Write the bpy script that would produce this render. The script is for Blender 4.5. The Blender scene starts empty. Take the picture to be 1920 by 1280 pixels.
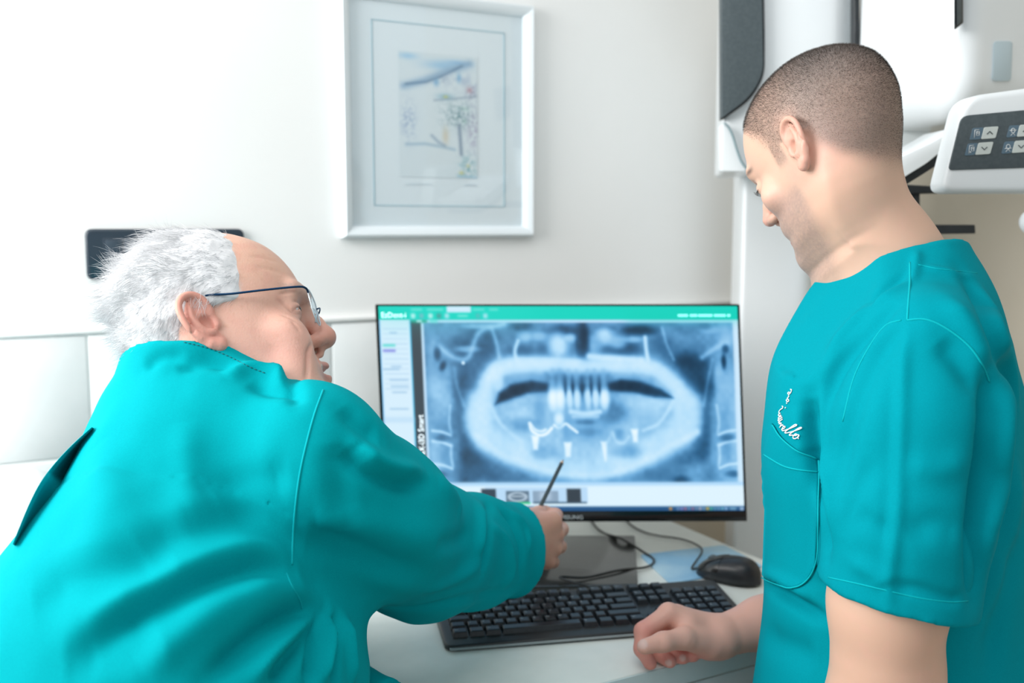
import bpy, bmesh, math, random
import numpy as np
from mathutils import Vector, Matrix
from mathutils.bvhtree import BVHTree
SC = bpy.context.scene
COL = SC.collection
random.seed(7); RNG = np.random.default_rng(7)

# ---------------------------------------------------------------- camera
FPX = 1920 * 35.0 / 36.0
YAW = math.radians(28.5)
CY, SY = math.cos(YAW), math.sin(YAW)
PITCH = math.atan(215 / FPX)
CAMZ = 1.345
DESK = CAMZ - 0.575
cam_d = bpy.data.cameras.new('camera'); cam = bpy.data.objects.new('camera', cam_d); COL.objects.link(cam)
cam_d.lens = 35.0; cam_d.sensor_width = 36.0; cam_d.clip_start = 0.02
cam.location = (0, 0, CAMZ); cam.rotation_euler = (math.pi / 2 - PITCH, 0, -YAW)
cam_d.dof.use_dof = True; cam_d.dof.focus_distance = 1.07; cam_d.dof.aperture_fstop = 4.0
SC.camera = cam

# ---------------------------------------------------------------- light
w = bpy.data.worlds.new('world'); SC.world = w; w.use_nodes = True
bg = w.node_tree.nodes['Background']; bg.inputs[0].default_value = (0.90, 0.97, 1.0, 1); bg.inputs[1].default_value = 0.55

def Cw(X, Y, Z):
    """room position seen from the camera (right, forward, up from its height) -> world"""
    return Vector((X * CY + Y * SY, -X * SY + Y * CY, Z + CAMZ))

def area(name, loc, target, size, size_y, power, color=(1, 1, 1)):
    l = bpy.data.lights.new(name, 'AREA'); l.shape = 'RECTANGLE'; l.size = size; l.size_y = size_y
    l.energy = power; l.color = color
    o = bpy.data.objects.new(name, l); COL.objects.link(o)
    o.location = loc; o.rotation_euler = (target - loc).to_track_quat('-Z', 'Y').to_euler()
    return o
area('window_daylight', Cw(-1.60, 0.42, 0.50), Cw(-0.1, 1.10, -0.25), 1.2, 1.2, 54, (1, 0.995, 0.98))
area('overhead_fill', Cw(-0.2, 0.3, 1.35), Cw(0.1, 1.1, -0.4), 1.2, 1.2, 13, (1, 0.995, 0.98))  # unseen soft lamp added overhead as fill

SC.view_settings.view_transform = 'Standard'; SC.view_settings.look = 'None'
SC.view_settings.gamma = 1; SC.view_settings.use_curve_mapping = False
SC.view_settings.exposure = 0.0

# ---------------------------------------------------------------- picture geometry helpers
cp, sp = math.cos(PITCH), math.sin(PITCH)
def C3(x, y, D):
    """sight line through photo point (x, y) at forward distance D -> camera-frame point"""
    u = (x - 960) / FPX; v = (640 - y) / FPX
    fy = cp + v * sp; fz = -sp + v * cp
    return np.array([u / fy * D, D, fz / fy * D])
def CZ(x, y, z):
    """same sight line where it meets height z (relative to the camera)"""
    a = C3(x, y, 1.0); return a * (z / a[2])
def toW(p):
    p = np.asarray(p, float).reshape(-1, 3)
    return np.stack([p[:, 0] * CY + p[:, 1] * SY, -p[:, 0] * SY + p[:, 1] * CY, p[:, 2] + CAMZ], 1)
def proj(p):
    p = np.asarray(p).reshape(-1, 3)
    dep = p[:, 1] * cp - p[:, 2] * sp; up = p[:, 1] * sp + p[:, 2] * cp
    return 960 + FPX * p[:, 0] / dep, 640 - FPX * up / dep

# ---------------------------------------------------------------- objects
def mesh_np(name, V, F, smooth=True):
    """F: (n,k) int array"""
    me = bpy.data.meshes.new(name)
    V = np.asarray(V, np.float32); F = np.asarray(F, np.int32); n, k = F.shape
    me.vertices.add(len(V)); me.vertices.foreach_set('co', V.ravel())
    me.loops.add(n * k); me.loops.foreach_set('vertex_index', F.ravel())
    me.polygons.add(n); me.polygons.foreach_set('loop_start', np.arange(0, n * k, k, dtype=np.int32))
    me.update(calc_edges=True); me.validate()
    me.polygons.foreach_set('use_smooth', np.full(len(me.polygons), smooth))
    return me
def link(name, me, m=None, parent=None):
    o = bpy.data.objects.new(name, me); COL.objects.link(o)
    if m is not None and me is not None: me.materials.clear(); me.materials.append(m)
    if parent is not None: o.parent = parent
    return o
def place(o, parent):
    """parent keeping world coordinates (parents are unrotated empties)"""
    o.parent = parent
    if parent.type == 'EMPTY': o.matrix_parent_inverse = Matrix.Translation(-Vector(parent.location))
    return o
def tag(o, label=None, cat=None, group=None, kind=None):
    if label: o['label'] = label
    if cat: o['category'] = cat
    if group: o['group'] = group
    if kind: o['kind'] = kind
    return o
def thing(name, label, cat, loc, group=None):
    o = bpy.data.objects.new(name, None); COL.objects.link(o); o.location = loc; o.empty_display_size = 0.05
    return tag(o, label, cat, group)
def part(name, me, m, parent, label=None):
    o = link(name, me, m); place(o, parent)
    if label: o['label'] = label
    return o
def bm_mesh(name, bm, smooth=False, world=None):
    me = bpy.data.meshes.new(name); bm.to_mesh(me); bm.free()
    if smooth: me.polygons.foreach_set('use_smooth', np.full(len(me.polygons), True))
    return me
def sharp(me, ang=35):
    """smooth shading but keep edges sharper than ang"""
    bm = bmesh.new(); bm.from_mesh(me)
    for e in bm.edges:
        if len(e.link_faces) == 2 and e.calc_face_angle(0) > math.radians(ang): e.smooth = False
    for f in bm.faces: f.smooth = True
    bm.to_mesh(me); bm.free(); return me
def bevel(bm, wdt, seg=3, ang=30):
    es = [e for e in bm.edges if len(e.link_faces) == 2 and e.calc_face_angle(0) > math.radians(ang)]
    bmesh.ops.bevel(bm, geom=es, offset=wdt, segments=seg, profile=0.5, affect='EDGES', clamp_overlap=True)
def box_mesh(name, lo, hi, bw=0.0, seg=3, M=None):
    bm = bmesh.new(); bmesh.ops.create_cube(bm, size=1)
    lo = Vector(lo); hi = Vector(hi)
    for v in bm.verts: v.co = Vector(((v.co.x + .5) * (hi.x - lo.x) + lo.x, (v.co.y + .5) * (hi.y - lo.y) + lo.y, (v.co.z + .5) * (hi.z - lo.z) + lo.z))
    if bw: bevel(bm, bw, seg)
    if M is not None: bm.transform(M)
    return sharp(bm_mesh(name, bm), 40)
def prism_mesh(name, front, back, bw=0.0, seg=3):
    """front/back: equal-length lists of world points (closed outlines)"""
    bm = bmesh.new()
    a = [bm.verts.new(p) for p in front]; b = [bm.verts.new(p) for p in back]
    n = len(a)
    bm.faces.new(a); bm.faces.new(b[::-1])
    for i in range(n): bm.faces.new((a[i], b[i], b[(i + 1) % n], a[(i + 1) % n]))
    bmesh.ops.recalc_face_normals(bm, faces=bm.faces)
    if bw: bevel(bm, bw, seg, 25)
    return sharp(bm_mesh(name, bm), 40)
def rounded(pts, r, n=5):
    """round the corners of a 2D outline"""
    out = []; m = len(pts)
    for i in range(m):
        p0, p1, p2 = (np.array(pts[(i + j) % m], float) for j in (-1, 0, 1))
        rr = r[i] if isinstance(r, (list, tuple)) else r
        a = p0 - p1; b = p2 - p1
        d = min(rr, np.linalg.norm(a) * .45, np.linalg.norm(b) * .45)
        if d <= 0: out.append(tuple(p1)); continue
        s = p1 + a / np.linalg.norm(a) * d; e = p1 + b / np.linalg.norm(b) * d
        for t in np.linspace(0, 1, n): out.append(tuple((1 - t) ** 2 * s + 2 * t * (1 - t) * p1 + t * t * e))
    return out
def slab(name, outline, D, depth, bw=0.0, seg=3):
    """upright slab facing the camera side: outline of sight lines met at distance D, pushed back by depth"""
    f = [C3(x, y, D) for x, y in outline]
    b = [p + np.array([0, depth, 0]) for p in f]
    return prism_mesh(name, [Vector(q) for q in toW(f)], [Vector(q) for q in toW(b)], bw, seg)
def tube_np(pts, r, sides=8, closed=False):
    """tube along points; r scalar or list; returns V, F quads"""
    P = np.asarray(pts, float); n = len(P)
    T = np.gradient(P, axis=0); T /= np.linalg.norm(T, axis=1)[:, None] + 1e-12
    ref = np.array([0, 0, 1.0]) if abs(T[0, 2]) < .9 else np.array([1.0, 0, 0])
    N = np.cross(T[0], ref); N /= np.linalg.norm(N)
    r = np.full(n, r) if np.isscalar(r) else np.asarray(r, float)
    V = []; a = np.arange(sides) / sides * 2 * math.pi
    for i in range(n):
        N = N - T[i] * (N @ T[i]); N /= np.linalg.norm(N); B = np.cross(T[i], N)
        V.append(P[i] + r[i] * (np.cos(a)[:, None] * N + np.sin(a)[:, None] * B))
    V = np.concatenate(V); F = []
    for i in range(n - 1):
        for j in range(sides):
            k = (j + 1) % sides
            F.append((i * sides + j, i * sides + k, (i + 1) * sides + k, (i + 1) * sides + j))
    # caps as pinched quads
    V = np.concatenate([V, P[:1], P[-1:]]); c0, c1 = len(V) - 2, len(V) - 1
    for j in range(0, sides, 2):
        F.append((c0, (j + 2) % sides, (j + 1) % sides, j))
        o = (n - 1) * sides; F.append((c1, o + j, o + (j + 1) % sides, o + (j + 2) % sides))
    return V, np.array(F)
def tube_mesh(name, pts, r, sides=8):
    V, F = tube_np(pts, r, sides); return mesh_np(name, V, F)
def spline(pts, n=8):
    P = np.asarray(pts, float); Q = np.vstack([2 * P[0] - P[1], P, 2 * P[-1] - P[-2]]); out = []
    for i in range(1, len(Q) - 2):
        for t in np.linspace(0, 1, n, endpoint=False):
            a, b, c, d = Q[i - 1:i + 3]
            out.append(.5 * (2 * b + (c - a) * t + (2 * a - 5 * b + 4 * c - d) * t * t + (3 * b - a - 3 * c + d) * t ** 3))
    out.append(P[-1]); return np.array(out)
def cat(parts):
    V = []; F = []; o = 0
    for v, f in parts: V.append(np.asarray(v)); F.append(np.asarray(f) + o); o += len(v)
    return np.concatenate(V), np.concatenate(F)
def text_np(body, size, font_shear=0.0):
    """flat lettering as vertices / triangles in its own xy plane, starting at the origin"""
    c = bpy.data.curves.new('lettering', 'FONT'); c.body = body; c.size = size; c.shear = font_shear; c.resolution_u = 2
    o = bpy.data.objects.new('lettering', c); COL.objects.link(o)
    dg = bpy.context.evaluated_depsgraph_get(); dg.update()
    me = o.evaluated_get(dg).to_mesh(); me.calc_loop_triangles()
    V = np.zeros(len(me.vertices) * 3, np.float32); me.vertices.foreach_get('co', V)
    T = np.zeros(len(me.loop_triangles) * 3, np.int32); me.loop_triangles.foreach_get('vertices', T)
    o.evaluated_get(dg).to_mesh_clear(); bpy.data.objects.remove(o); bpy.data.curves.remove(c)
    return V.reshape(-1, 3), T.reshape(-1, 3)

# ---------------------------------------------------------------- materials
def srgb(r, g, b):
    f = lambda c: (c / 255 / 12.92) if c <= 10 else ((c / 255 + .055) / 1.055) ** 2.4
    return (f(r), f(g), f(b), 1)
def mat(name, col, rough=0.5, metal=0.0, noise=None, bump=None, coat=0.0, spec=0.5, trans=0.0, emit=None, attr=None, sss=0.0, sheen=0.0, ior=1.45, alpha=1.0):
    m = bpy.data.materials.new(name); m.use_nodes = True; nt = m.node_tree; b = nt.nodes['Principled BSDF']
    b.inputs['Base Color'].default_value = col; b.inputs['Roughness'].default_value = rough; b.inputs['Metallic'].default_value = metal
    b.inputs['Coat Weight'].default_value = coat; b.inputs['Specular IOR Level'].default_value = spec
    b.inputs['Transmission Weight'].default_value = trans; b.inputs['IOR'].default_value = ior; b.inputs['Alpha'].default_value = alpha
    if sheen: b.inputs['Sheen Weight'].default_value = sheen; b.inputs['Sheen Tint'].default_value = (min(1, col[0] + .2), min(1, col[1] + .3), min(1, col[2] + .3), 1)
    if sss:
        b.inputs['Subsurface Weight'].default_value = sss; b.inputs['Subsurface Radius'].default_value = (.012, .004, .002); b.inputs['Subsurface Scale'].default_value = 1.0
    src = None
    if attr:
        a = nt.nodes.new('ShaderNodeAttribute'); a.attribute_name = attr; src = a.outputs['Color']
    if noise:                                   # (scale, colour 2, detail)
        t = nt.nodes.new('ShaderNodeTexNoise'); t.inputs['Scale'].default_value = noise[0]; t.inputs['Detail'].default_value = noise[2] if len(noise) > 2 else 4
        tc = nt.nodes.new('ShaderNodeTexCoord'); nt.links.new(tc.outputs['Object'], t.inputs['Vector'])
        r = nt.nodes.new('ShaderNodeValToRGB'); r.color_ramp.elements[0].position = .38; r.color_ramp.elements[1].position = .65
        r.color_ramp.elements[0].color = col; r.color_ramp.elements[1].color = noise[1]; nt.links.new(t.outputs['Fac'], r.inputs['Fac'])
        if src is None: src = r.outputs['Color']
        else:
            mx = nt.nodes.new('ShaderNodeMix'); mx.data_type = 'RGBA'; mx.blend_type = 'MULTIPLY'; mx.inputs[0].default_value = 1
            nt.links.new(src, mx.inputs[6]); nt.links.new(r.outputs['Color'], mx.inputs[7]); src = mx.outputs[2]
    if src is not None: nt.links.new(src, b.inputs['Base Color'])
    if bump:                                    # (scale, strength, distance)
        t = nt.nodes.new('ShaderNodeTexNoise'); t.inputs['Scale'].default_value = bump[0]; t.inputs['Detail'].default_value = 3
        tc = nt.nodes.new('ShaderNodeTexCoord'); nt.links.new(tc.outputs['Object'], t.inputs['Vector'])
        bp = nt.nodes.new('ShaderNodeBump'); bp.inputs['Strength'].default_value = bump[1]; bp.inputs['Distance'].default_value = bump[2]
        nt.links.new(t.outputs['Fac'], bp.inputs['Height']); nt.links.new(bp.outputs['Normal'], b.inputs['Normal'])
    if emit is not None:
        b.inputs['Emission Strength'].default_value = emit
        if src is not None: nt.links.new(src, b.inputs['Emission Color'])
        else: b.inputs['Emission Color'].default_value = col
    return m
def set_col(me, rgb, name='col'):
    a = me.color_attributes.new(name, 'FLOAT_COLOR', 'POINT')
    c = np.ones((len(me.vertices), 4), np.float32); c[:, :3] = rgb; a.data.foreach_set('color', c.ravel())
def lin(c):
    c = np.asarray(c, float) / 255; return np.where(c <= .04045, c / 12.92, ((c + .055) / 1.055) ** 2.4)

M_wall = mat('wall_paint', (.85, .86, .85, 1), .75, noise=(2.5, (.88, .885, .875, 1)), bump=(90, .05, .002))
M_beige = mat('beige_paint', (.60, .54, .44, 1), .7, noise=(3, (.64, .58, .48, 1)))
M_tile = mat('glazed_tile', (.78, .81, .81, 1), .35, noise=(9, (.84, .86, .86, 1), 6), bump=(14, .08, .001))
M_grout = mat('grout', (.88, .89, .88, 1), .9)
M_floor = mat('floor_vinyl', (.42, .38, .32, 1), .5, noise=(6, (.48, .44, .38, 1)))
M_desk = mat('white_laminate', (.78, .82, .785, 1), .32, noise=(30, (.81, .845, .81, 1)))
M_desk_edge = mat('desk_edge_band', (.58, .70, .72, 1), .45, noise=(8, (.60, .72, .74, 1)))
M_black = mat('black_plastic', (.012, .014, .017, 1), .33, noise=(60, (.02, .022, .026, 1)))
M_bezel = mat('gloss_black', (.006, .008, .009, 1), .22, coat=.3)
M_base = mat('stand_base_gloss', (.035, .036, .034, 1), .18, coat=.4)
M_key = mat('key_plastic', (.014, .018, .023, 1), .30, noise=(120, (.022, .027, .033, 1)))
M_kbody = mat('keyboard_plastic', (.028, .03, .032, 1), .36)
M_legend = mat('key_legend_print', (.55, .6, .62, 1), .5)
M_cable = mat('cable_rubber', (.012, .013, .013, 1), .4)
M_pad = mat('mouse_pad_print', srgb(134, 186, 222), .5, noise=(9, srgb(176, 212, 232)))
M_white = mat('white_enamel', (.80, .84, .86, 1), .28, coat=.25, noise=(4, (.82, .855, .87, 1)))
M_white2 = mat('white_satin', (.72, .77, .78, 1), .38, noise=(4, (.74, .79, .80, 1)))
M_grey = mat('dark_grey_panel', srgb(72, 82, 86), .5, noise=(200, srgb(80, 90, 94)))
M_dark = mat('near_black_plastic', (.018, .022, .025, 1), .35, noise=(40, (.026, .03, .034, 1)))
M_bluegrey = mat('blue_grey_plate', srgb(190, 208, 216), .35)
M_icon = mat('icon_tab', srgb(92, 116, 132), .5)
M_btn = mat('button_face', srgb(205, 212, 208), .45)
M_mark = mat('white_print', (.85, .88, .88, 1), .5)
M_markdark = mat('dark_print', srgb(60, 70, 74), .5)
M_plate = mat('switch_plate_plastic', srgb(36, 50, 62), .3, coat=.2)
M_rocker = mat('switch_rocker_plastic', srgb(52, 66, 78), .4)
M_frame = mat('silver_white_moulding', (.78, .84, .87, 1), .3, coat=.2, noise=(3, (.80, .86, .89, 1)))
M_mat = mat('picture_mount', (.80, .85, .88, 1), .8)
M_line = mat('mount_line', srgb(150, 190, 202), .7)
def thin_glass(name, tint, refl):
    m = bpy.data.materials.new(name); m.use_nodes = True; nt = m.node_tree; nt.nodes.clear()
    o = nt.nodes.new('ShaderNodeOutputMaterial'); t = nt.nodes.new('ShaderNodeBsdfTransparent'); g_ = nt.nodes.new('ShaderNodeBsdfGlossy'); mx = nt.nodes.new('ShaderNodeMixShader')
    t.inputs[0].default_value = tint; g_.inputs['Roughness'].default_value = .03; mx.inputs[0].default_value = refl
    nt.links.new(t.outputs[0], mx.inputs[1]); nt.links.new(g_.outputs[0], mx.inputs[2]); nt.links.new(mx.outputs[0], o.inputs[0]); return m
M_glass = thin_glass('clear_glass', (.97, .985, .99, 1), .05)
M_teal = mat('teal_cotton', (.0, .315, .36, 1), .85, noise=(900, (.0, .345, .39, 1)), bump=(1500, .08, .0006), spec=.05)
M_thread = mat('teal_stitching', (.0, .40, .45, 1), .8, spec=.15)
M_navy = mat('dark_trouser_cotton', (.0005, .16, .18, 1), .8, noise=(700, (.0005, .18, .2, 1)))
M_shoe = mat('white_clog', (.75, .76, .76, 1), .5)
M_embroid = mat('white_embroidery', (.85, .88, .9, 1), .6)
M_stool = mat('black_leatherette', (.02, .02, .022, 1), .5)
M_chrome = mat('chrome', (.7, .72, .74, 1), .15, metal=1.0)
# ================================================================ ROOM
WALLY = 1.747
RIGHTX = 2.05
def structure(name, me, m): return tag(link(name, me, m), kind='structure')
structure('floor', box_mesh('floor', (-2.2, -1.2, -0.05), (RIGHTX + .1, WALLY + .1, 0)), M_floor)
wall = structure('wall_back', box_mesh('wall_back', (-2.2, WALLY, 0), (RIGHTX, WALLY + .12, 2.75)), M_wall)
wr = structure('wall_right', box_mesh('wall_right', (RIGHTX, -1.2, 0), (RIGHTX + .12, WALLY + .12, 2.75)), M_beige)
ztile = CAMZ - .172
structure('trim_1', box_mesh('trim_1', (-2.2, WALLY - .010, .0), (RIGHTX, WALLY, ztile - .404)), M_beige)
structure('trim_2', box_mesh('trim_2', (-2.2, WALLY - .006, ztile - .404), (RIGHTX, WALLY, ztile + .004)), M_grout)
structure('trim_3', box_mesh('trim_3', (-2.2, WALLY - .014, ztile), (RIGHTX, WALLY, ztile + .009), .003), M_wall)
structure('trim_4', box_mesh('trim_4', (RIGHTX - .018, .93, 0), (RIGHTX, 1.02, 2.1), .004), M_beige)
tile_me = box_mesh('tile', (-.1007, -.009, -.0985), (.1007, 0, .0985), .003, 2); tile_me.materials.append(M_tile)
for r in range(2):
    for c in range(-8, 10):
        x = .16 + .205 * c + .1025
        if x < -1.5 or x + .1 > RIGHTX: continue
        o = link('tile', tile_me); o.location = (x, WALLY - .0005 + random.uniform(-.0006, .0006), ztile - .1015 - .2025 * r)
        o.parent = wall

# ================================================================ DESK
desk = thing('desk', 'white laminate desk carrying the keyboard, mouse and monitor', 'desk', (.81, 1.37, 0))
DX0, DX1, DY0, DY1 = .435, 1.185, 1.007, 1.735
part('desktop', box_mesh('desktop', (DX0, DY0, DESK - .032), (DX1, DY1, DESK), .0025, 2), M_desk, desk)
part('edge_band', box_mesh('edge_band', (DX0, DY0 - .0015, DESK - .0315), (DX1 - .002, DY0 + .001, DESK - .002), .0004, 1), M_desk_edge, desk, 'grey-green front edge of the desktop')
part('side_panel', box_mesh('side_panel', (DX1 - .04, DY0 + .03, 0), (DX1 - .015, DY1 - .01, DESK - .032), .001, 1), M_white2, desk)
part('side_panel', box_mesh('side_panel', (DX0 + .02, DY1 - .25, 0), (DX0 + .045, DY1 - .01, DESK - .032), .001, 1), M_white2, desk)
part('back_panel', box_mesh('back_panel', (DX0 + .05, DY1 - .04, .25), (DX1 - .045, DY1 - .022, DESK - .034), .001, 1), M_white2, desk)
for k, (z0, z1) in enumerate(((.56, .733), (.33, .555), (.08, .325))):
    d = part('drawer', box_mesh('drawer', (.75, DY0 + .004, z0), (1.14, DY0 + .022, z1), .0015, 2), M_white2, desk)
    part('handle', box_mesh('handle', (.89, DY0 - .012, z1 - .05), (1.02, DY0 + .004, z1 - .04), .002, 2), M_chrome, d)
part('drawer_case', box_mesh('drawer_case', (.755, DY0 + .024, .07), (1.14, DY1 - .05, DESK - .034), .001, 1), M_white2, desk)

# white rounded thing at the left edge, in front of the tiles
p = toW([C3(-160, 888, 1.47)])[0]; q = toW([C3(118, 885, 1.50)])[0]
bx = box_mesh('cabinet', (-.62, 1.26, 0), (.10, 1.70, CAMZ - .372), .03, 5)
tag(link('cabinet', bx, M_white), 'white round-edged cabinet beneath the tiles behind the seated man', 'cabinet')

# ================================================================ SWITCH PLATE
wp = lambda x, y: toW([C3(x, y, WALLY / (CY - SY * (x - 960) / FPX))])[0]      # point of the back wall on a sight line
def on_wall(name, outline, y0, y1, bw=0, seg=3):
    """slab standing on the back wall between WALLY-y0 and WALLY-y1; outline in wall x, z"""
    return prism_mesh(name, [Vector((x, WALLY - y1, z)) for x, z in outline], [Vector((x, WALLY - y0, z)) for x, z in outline], bw, seg)
a = wp(158, 429); b = wp(458, 520)
x0, z1, x1, z0 = a[0], a[2], b[0], b[2] + .002
sw = thing('switch_plate', 'dark blue-grey switch plate on the white wall behind the white hair', 'switch', ((x0 + x1) / 2, WALLY, (z0 + z1) / 2))
part('plate', on_wall('plate', rounded([(x0, z0), (x1, z0), (x1, z1), (x0, z1)], .012, 6), 0, .011, .004, 3), M_plate, sw)
xm0, xm1 = x0 + .029, x1 - .028; zm0, zm1 = z0 + .015, z1 - .018
nm = 7; st = (xm1 - xm0) / nm
part('module_frame', on_wall('module_frame', [(xm0 - .003, zm0 - .003), (xm1 + .003, zm0 - .003), (xm1 + .003, zm1 + .003), (xm0 - .003, zm1 + .003)], .008, .0125, .001, 2), M_plate, sw)
for i in range(nm):
    part('rocker', on_wall('rocker', [(xm0 + i * st + .0008, zm0 + .004), (xm0 + (i + 1) * st - .0008, zm0 + .004), (xm0 + (i + 1) * st - .0008, zm1), (xm0 + i * st + .0008, zm1)], .010, .0142 + (.0006 if i % 2 else 0), .0012, 2), M_rocker, sw)

# ================================================================ PICTURE
bl = wp(638, 446); br = wp(994, 443); tr = wp(997, 14)
fx0, fx1, fz0, fz1 = bl[0], br[0], bl[2], tr[2]
pic = thing('framed_picture', 'silver-white framed print of a house and tree on the white wall', 'picture', ((fx0 + fx1) / 2, WALLY, fz0))
def frame_member(A, B, inA, inB):
    """mitred moulding between outer corners A,B and inner corners"""
    prof = [(0, 0), (0, .012), (.25, .0215), (.6, .019), (.9, .012), (1, .008), (1, 0)]
    V = []
    for (o, i) in ((A, inA), (B, inB)):
        for s, d in prof: V.append((o[0] + (i[0] - o[0]) * s, WALLY - d - .001, o[1] + (i[1] - o[1]) * s))
    n = len(prof); bm = bmesh.new(); vs = [bm.verts.new(v) for v in V]
    for k in range(n): bm.faces.new((vs[k], vs[(k + 1) % n], vs[n + (k + 1) % n], vs[n + k]))
    bm.faces.new(vs[:n]); bm.faces.new(vs[n:][::-1]); bmesh.ops.recalc_face_normals(bm, faces=bm.faces)
    return sharp(bm_mesh('frame_member', bm), 30)
fw = .022
O = [(fx0, fz0), (fx1, fz0), (fx1, fz1), (fx0, fz1)]; I = [(fx0 + fw, fz0 + fw), (fx1 - fw, fz0 + fw), (fx1 - fw, fz1 - fw), (fx0 + fw, fz1 - fw)]
for k in range(4): part('frame_member', frame_member(O[k], O[(k + 1) % 4], I[k], I[(k + 1) % 4]), M_frame, pic)
part('mount', box_mesh('mount', (fx0 + .015, WALLY - .006, fz0 + .015), (fx1 - .015, WALLY - .003, fz1 - .015)), M_mat, pic)
a = wp(695, 36); b = wp(943, 388); lx0, lx1, lz1, lz0 = a[0], b[0], a[2], b[2]
V = []; t = .0012
for (xa, za, xb, zb) in ((lx0, lz0, lx1, lz0 + t), (lx0, lz1 - t, lx1, lz1), (lx0, lz0, lx0 + t, lz1), (lx1 - t, lz0, lx1, lz1)):
    bm = bmesh.new(); bmesh.ops.create_cube(bm, size=1)
    for v in bm.verts: v.co = Vector((xa + (v.co.x + .5) * (xb - xa), WALLY - .0065 + v.co.y * .0012, za + (v.co.z + .5) * (zb - za)))
    part('ruled_line', bm_mesh('ruled_line', bm), M_line, pic)
# the printed drawing: a roof, a wall with windows, flowers and a tree, as colour on a fine sheet
a = wp(745, 95); b = wp(893, 335); N = 130
gx = np.linspace(a[0], b[0], N); gz = np.linspace(a[2], b[2], int(N * 1.55)); nz = len(gz)
U, W_ = np.meshgrid(np.linspace(0, 1, N), np.linspace(0, 1, nz))
px = 345 + U * 395; py = 262 + W_ * 650          # as in an enlargement of the sheet
paper = np.array([236, 244, 248.]); img = np.tile(paper, (nz, N, 1))
def lowpass(n, m, s, seed):
    r = np.random.default_rng(seed); g = r.random((max(2, int(n / s)) + 2, max(2, int(m / s)) + 2))
    y = np.linspace(0, g.shape[0] - 1.001, n); x = np.linspace(0, g.shape[1] - 1.001, m)
    yi = y.astype(int); xi = x.astype(int); fy = (y - yi)[:, None]; fx = (x - xi)[None]
    fy = fy * fy * (3 - 2 * fy); fx = fx * fx * (3 - 2 * fx)
    return (g[yi][:, xi] * (1 - fx) + g[yi][:, xi + 1] * fx) * (1 - fy) + (g[yi + 1][:, xi] * (1 - fx) + g[yi + 1][:, xi + 1] * fx) * fy
n1 = lowpass(nz, N, 3, 1); n2 = lowpass(nz, N, 8, 2)
def blob(cx, cy, rx, ry, col, amt, n=None):
    global img
    m = np.exp(-(((px - cx) / rx) ** 2 + ((py - cy) / ry) ** 2)) * amt
    if n is not None: m = m * np.clip(n * 2.2 - .55, 0, 1)
    img = img * (1 - m[..., None]) + np.array(col, float) * m[..., None]
def stroke(pts, wd, col, amt, n=None):
    global img
    d = np.full(px.shape, 1e9)
    for (xa, ya), (xb, yb) in zip(pts[:-1], pts[1:]):
        L = max((xb - xa) ** 2 + (yb - ya) ** 2, 1e-6); tt = np.clip(((px - xa) * (xb - xa) + (py - ya) * (yb - ya)) / L, 0, 1)
        d = np.minimum(d, np.hypot(px - xa - tt * (xb - xa), py - ya - tt * (yb - ya)))
    m = np.exp(-(d / wd) ** 2) * amt
    if n is not None: m = m * np.clip(n * 2.2 - .4, 0, 1)
    img = img * (1 - m[..., None]) + np.array(col, float) * m[..., None]
blob(390, 285, 45, 16, (170, 215, 245), .8); blob(560, 320, 90, 25, (165, 210, 242), .8); blob(640, 300, 60, 14, (150, 200, 240), .7)
stroke([(370, 440), (470, 405), (580, 350), (700, 300)], 20, (150, 185, 215), .75); stroke([(380, 430), (480, 412), (560, 375), (660, 315)], 7, (110, 140, 170), .7)
blob(660, 400, 80, 50, (190, 205, 225), .7, n2); blob(530, 410, 14, 20, (130, 185, 225), .8); blob(645, 380, 12, 24, (130, 185, 225), .8); blob(560, 390, 30, 20, (140, 160, 190), .5, n1)
blob(575, 482, 40, 16, (120, 175, 200), .6); blob(577, 483, 12, 7, (235, 225, 120), .8); blob(710, 450, 30, 40, (150, 150, 180), .7, n1); blob(700, 440, 14, 14, (215, 150, 160), .6)
stroke([(520, 505), (620, 490), (735, 470)], 6, (150, 170, 190), .6); blob(640, 580, 75, 62, (130, 165, 175), .9, n1); blob(670, 575, 28, 36, (140, 200, 180), .8, n2)
stroke([(645, 630), (650, 700), (655, 785)], 9, (130, 150, 175), .8); blob(720, 650, 34, 110, (185, 180, 205), .8, n1); blob(390, 620, 34, 90, (165, 185, 215), .75, n1)
blob(575, 690, 16, 45, (225, 205, 175), .6); stroke([(380, 742), (470, 735), (560, 748), (620, 760)], 8, (165, 195, 215), .7); stroke([(505, 690), (540, 725), (570, 740)], 8, (140, 165, 190), .6)
blob(690, 850, 42, 55, (120, 180, 190), .8, n1); blob(655, 885, 12, 10, (225, 215, 120), .7); blob(690, 845, 8, 8, (230, 220, 140), .7); stroke([(640, 900), (730, 908)], 8, (150, 200, 225), .6)
ii, jj = np.meshgrid(np.arange(nz - 1), np.arange(N - 1), indexing='ij'); q = (ii * N + jj).ravel()
F = np.stack([q, q + 1, q + N + 1, q + N], 1)
GX, GZ = np.meshgrid(gx, gz)
me = mesh_np('drawing', np.stack([GX.ravel(), np.full(GX.size, WALLY - .0068), GZ.ravel()], 1), F[:, ::-1], False); set_col(me, lin(img).reshape(-1, 3) * .88)
part('drawing', me, mat('printed_drawing', (1, 1, 1, 1), .8, attr='col'), pic, 'pale watercolour house, roof and tree')
sig = []
for (x, y, wdt) in ((757, 345, 50), (866, 347, 24)):
    xs = np.linspace(x, x + wdt, 26); ys = y + 1.6 * np.sin(np.arange(26) * 1.9) + .8 * np.sin(np.arange(26) * .9)
    pts = [wp(a_, b_) - np.array([0, .0067, 0]) for a_, b_ in zip(xs, ys)]; sig.append(tube_np(pts, .00035, 4))
M_pencil = mat('faint_pencil', srgb(196, 212, 222), .8)
for s_ in sig: part('pencil_signature', mesh_np('pencil_signature', *s_), M_pencil, pic)
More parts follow.
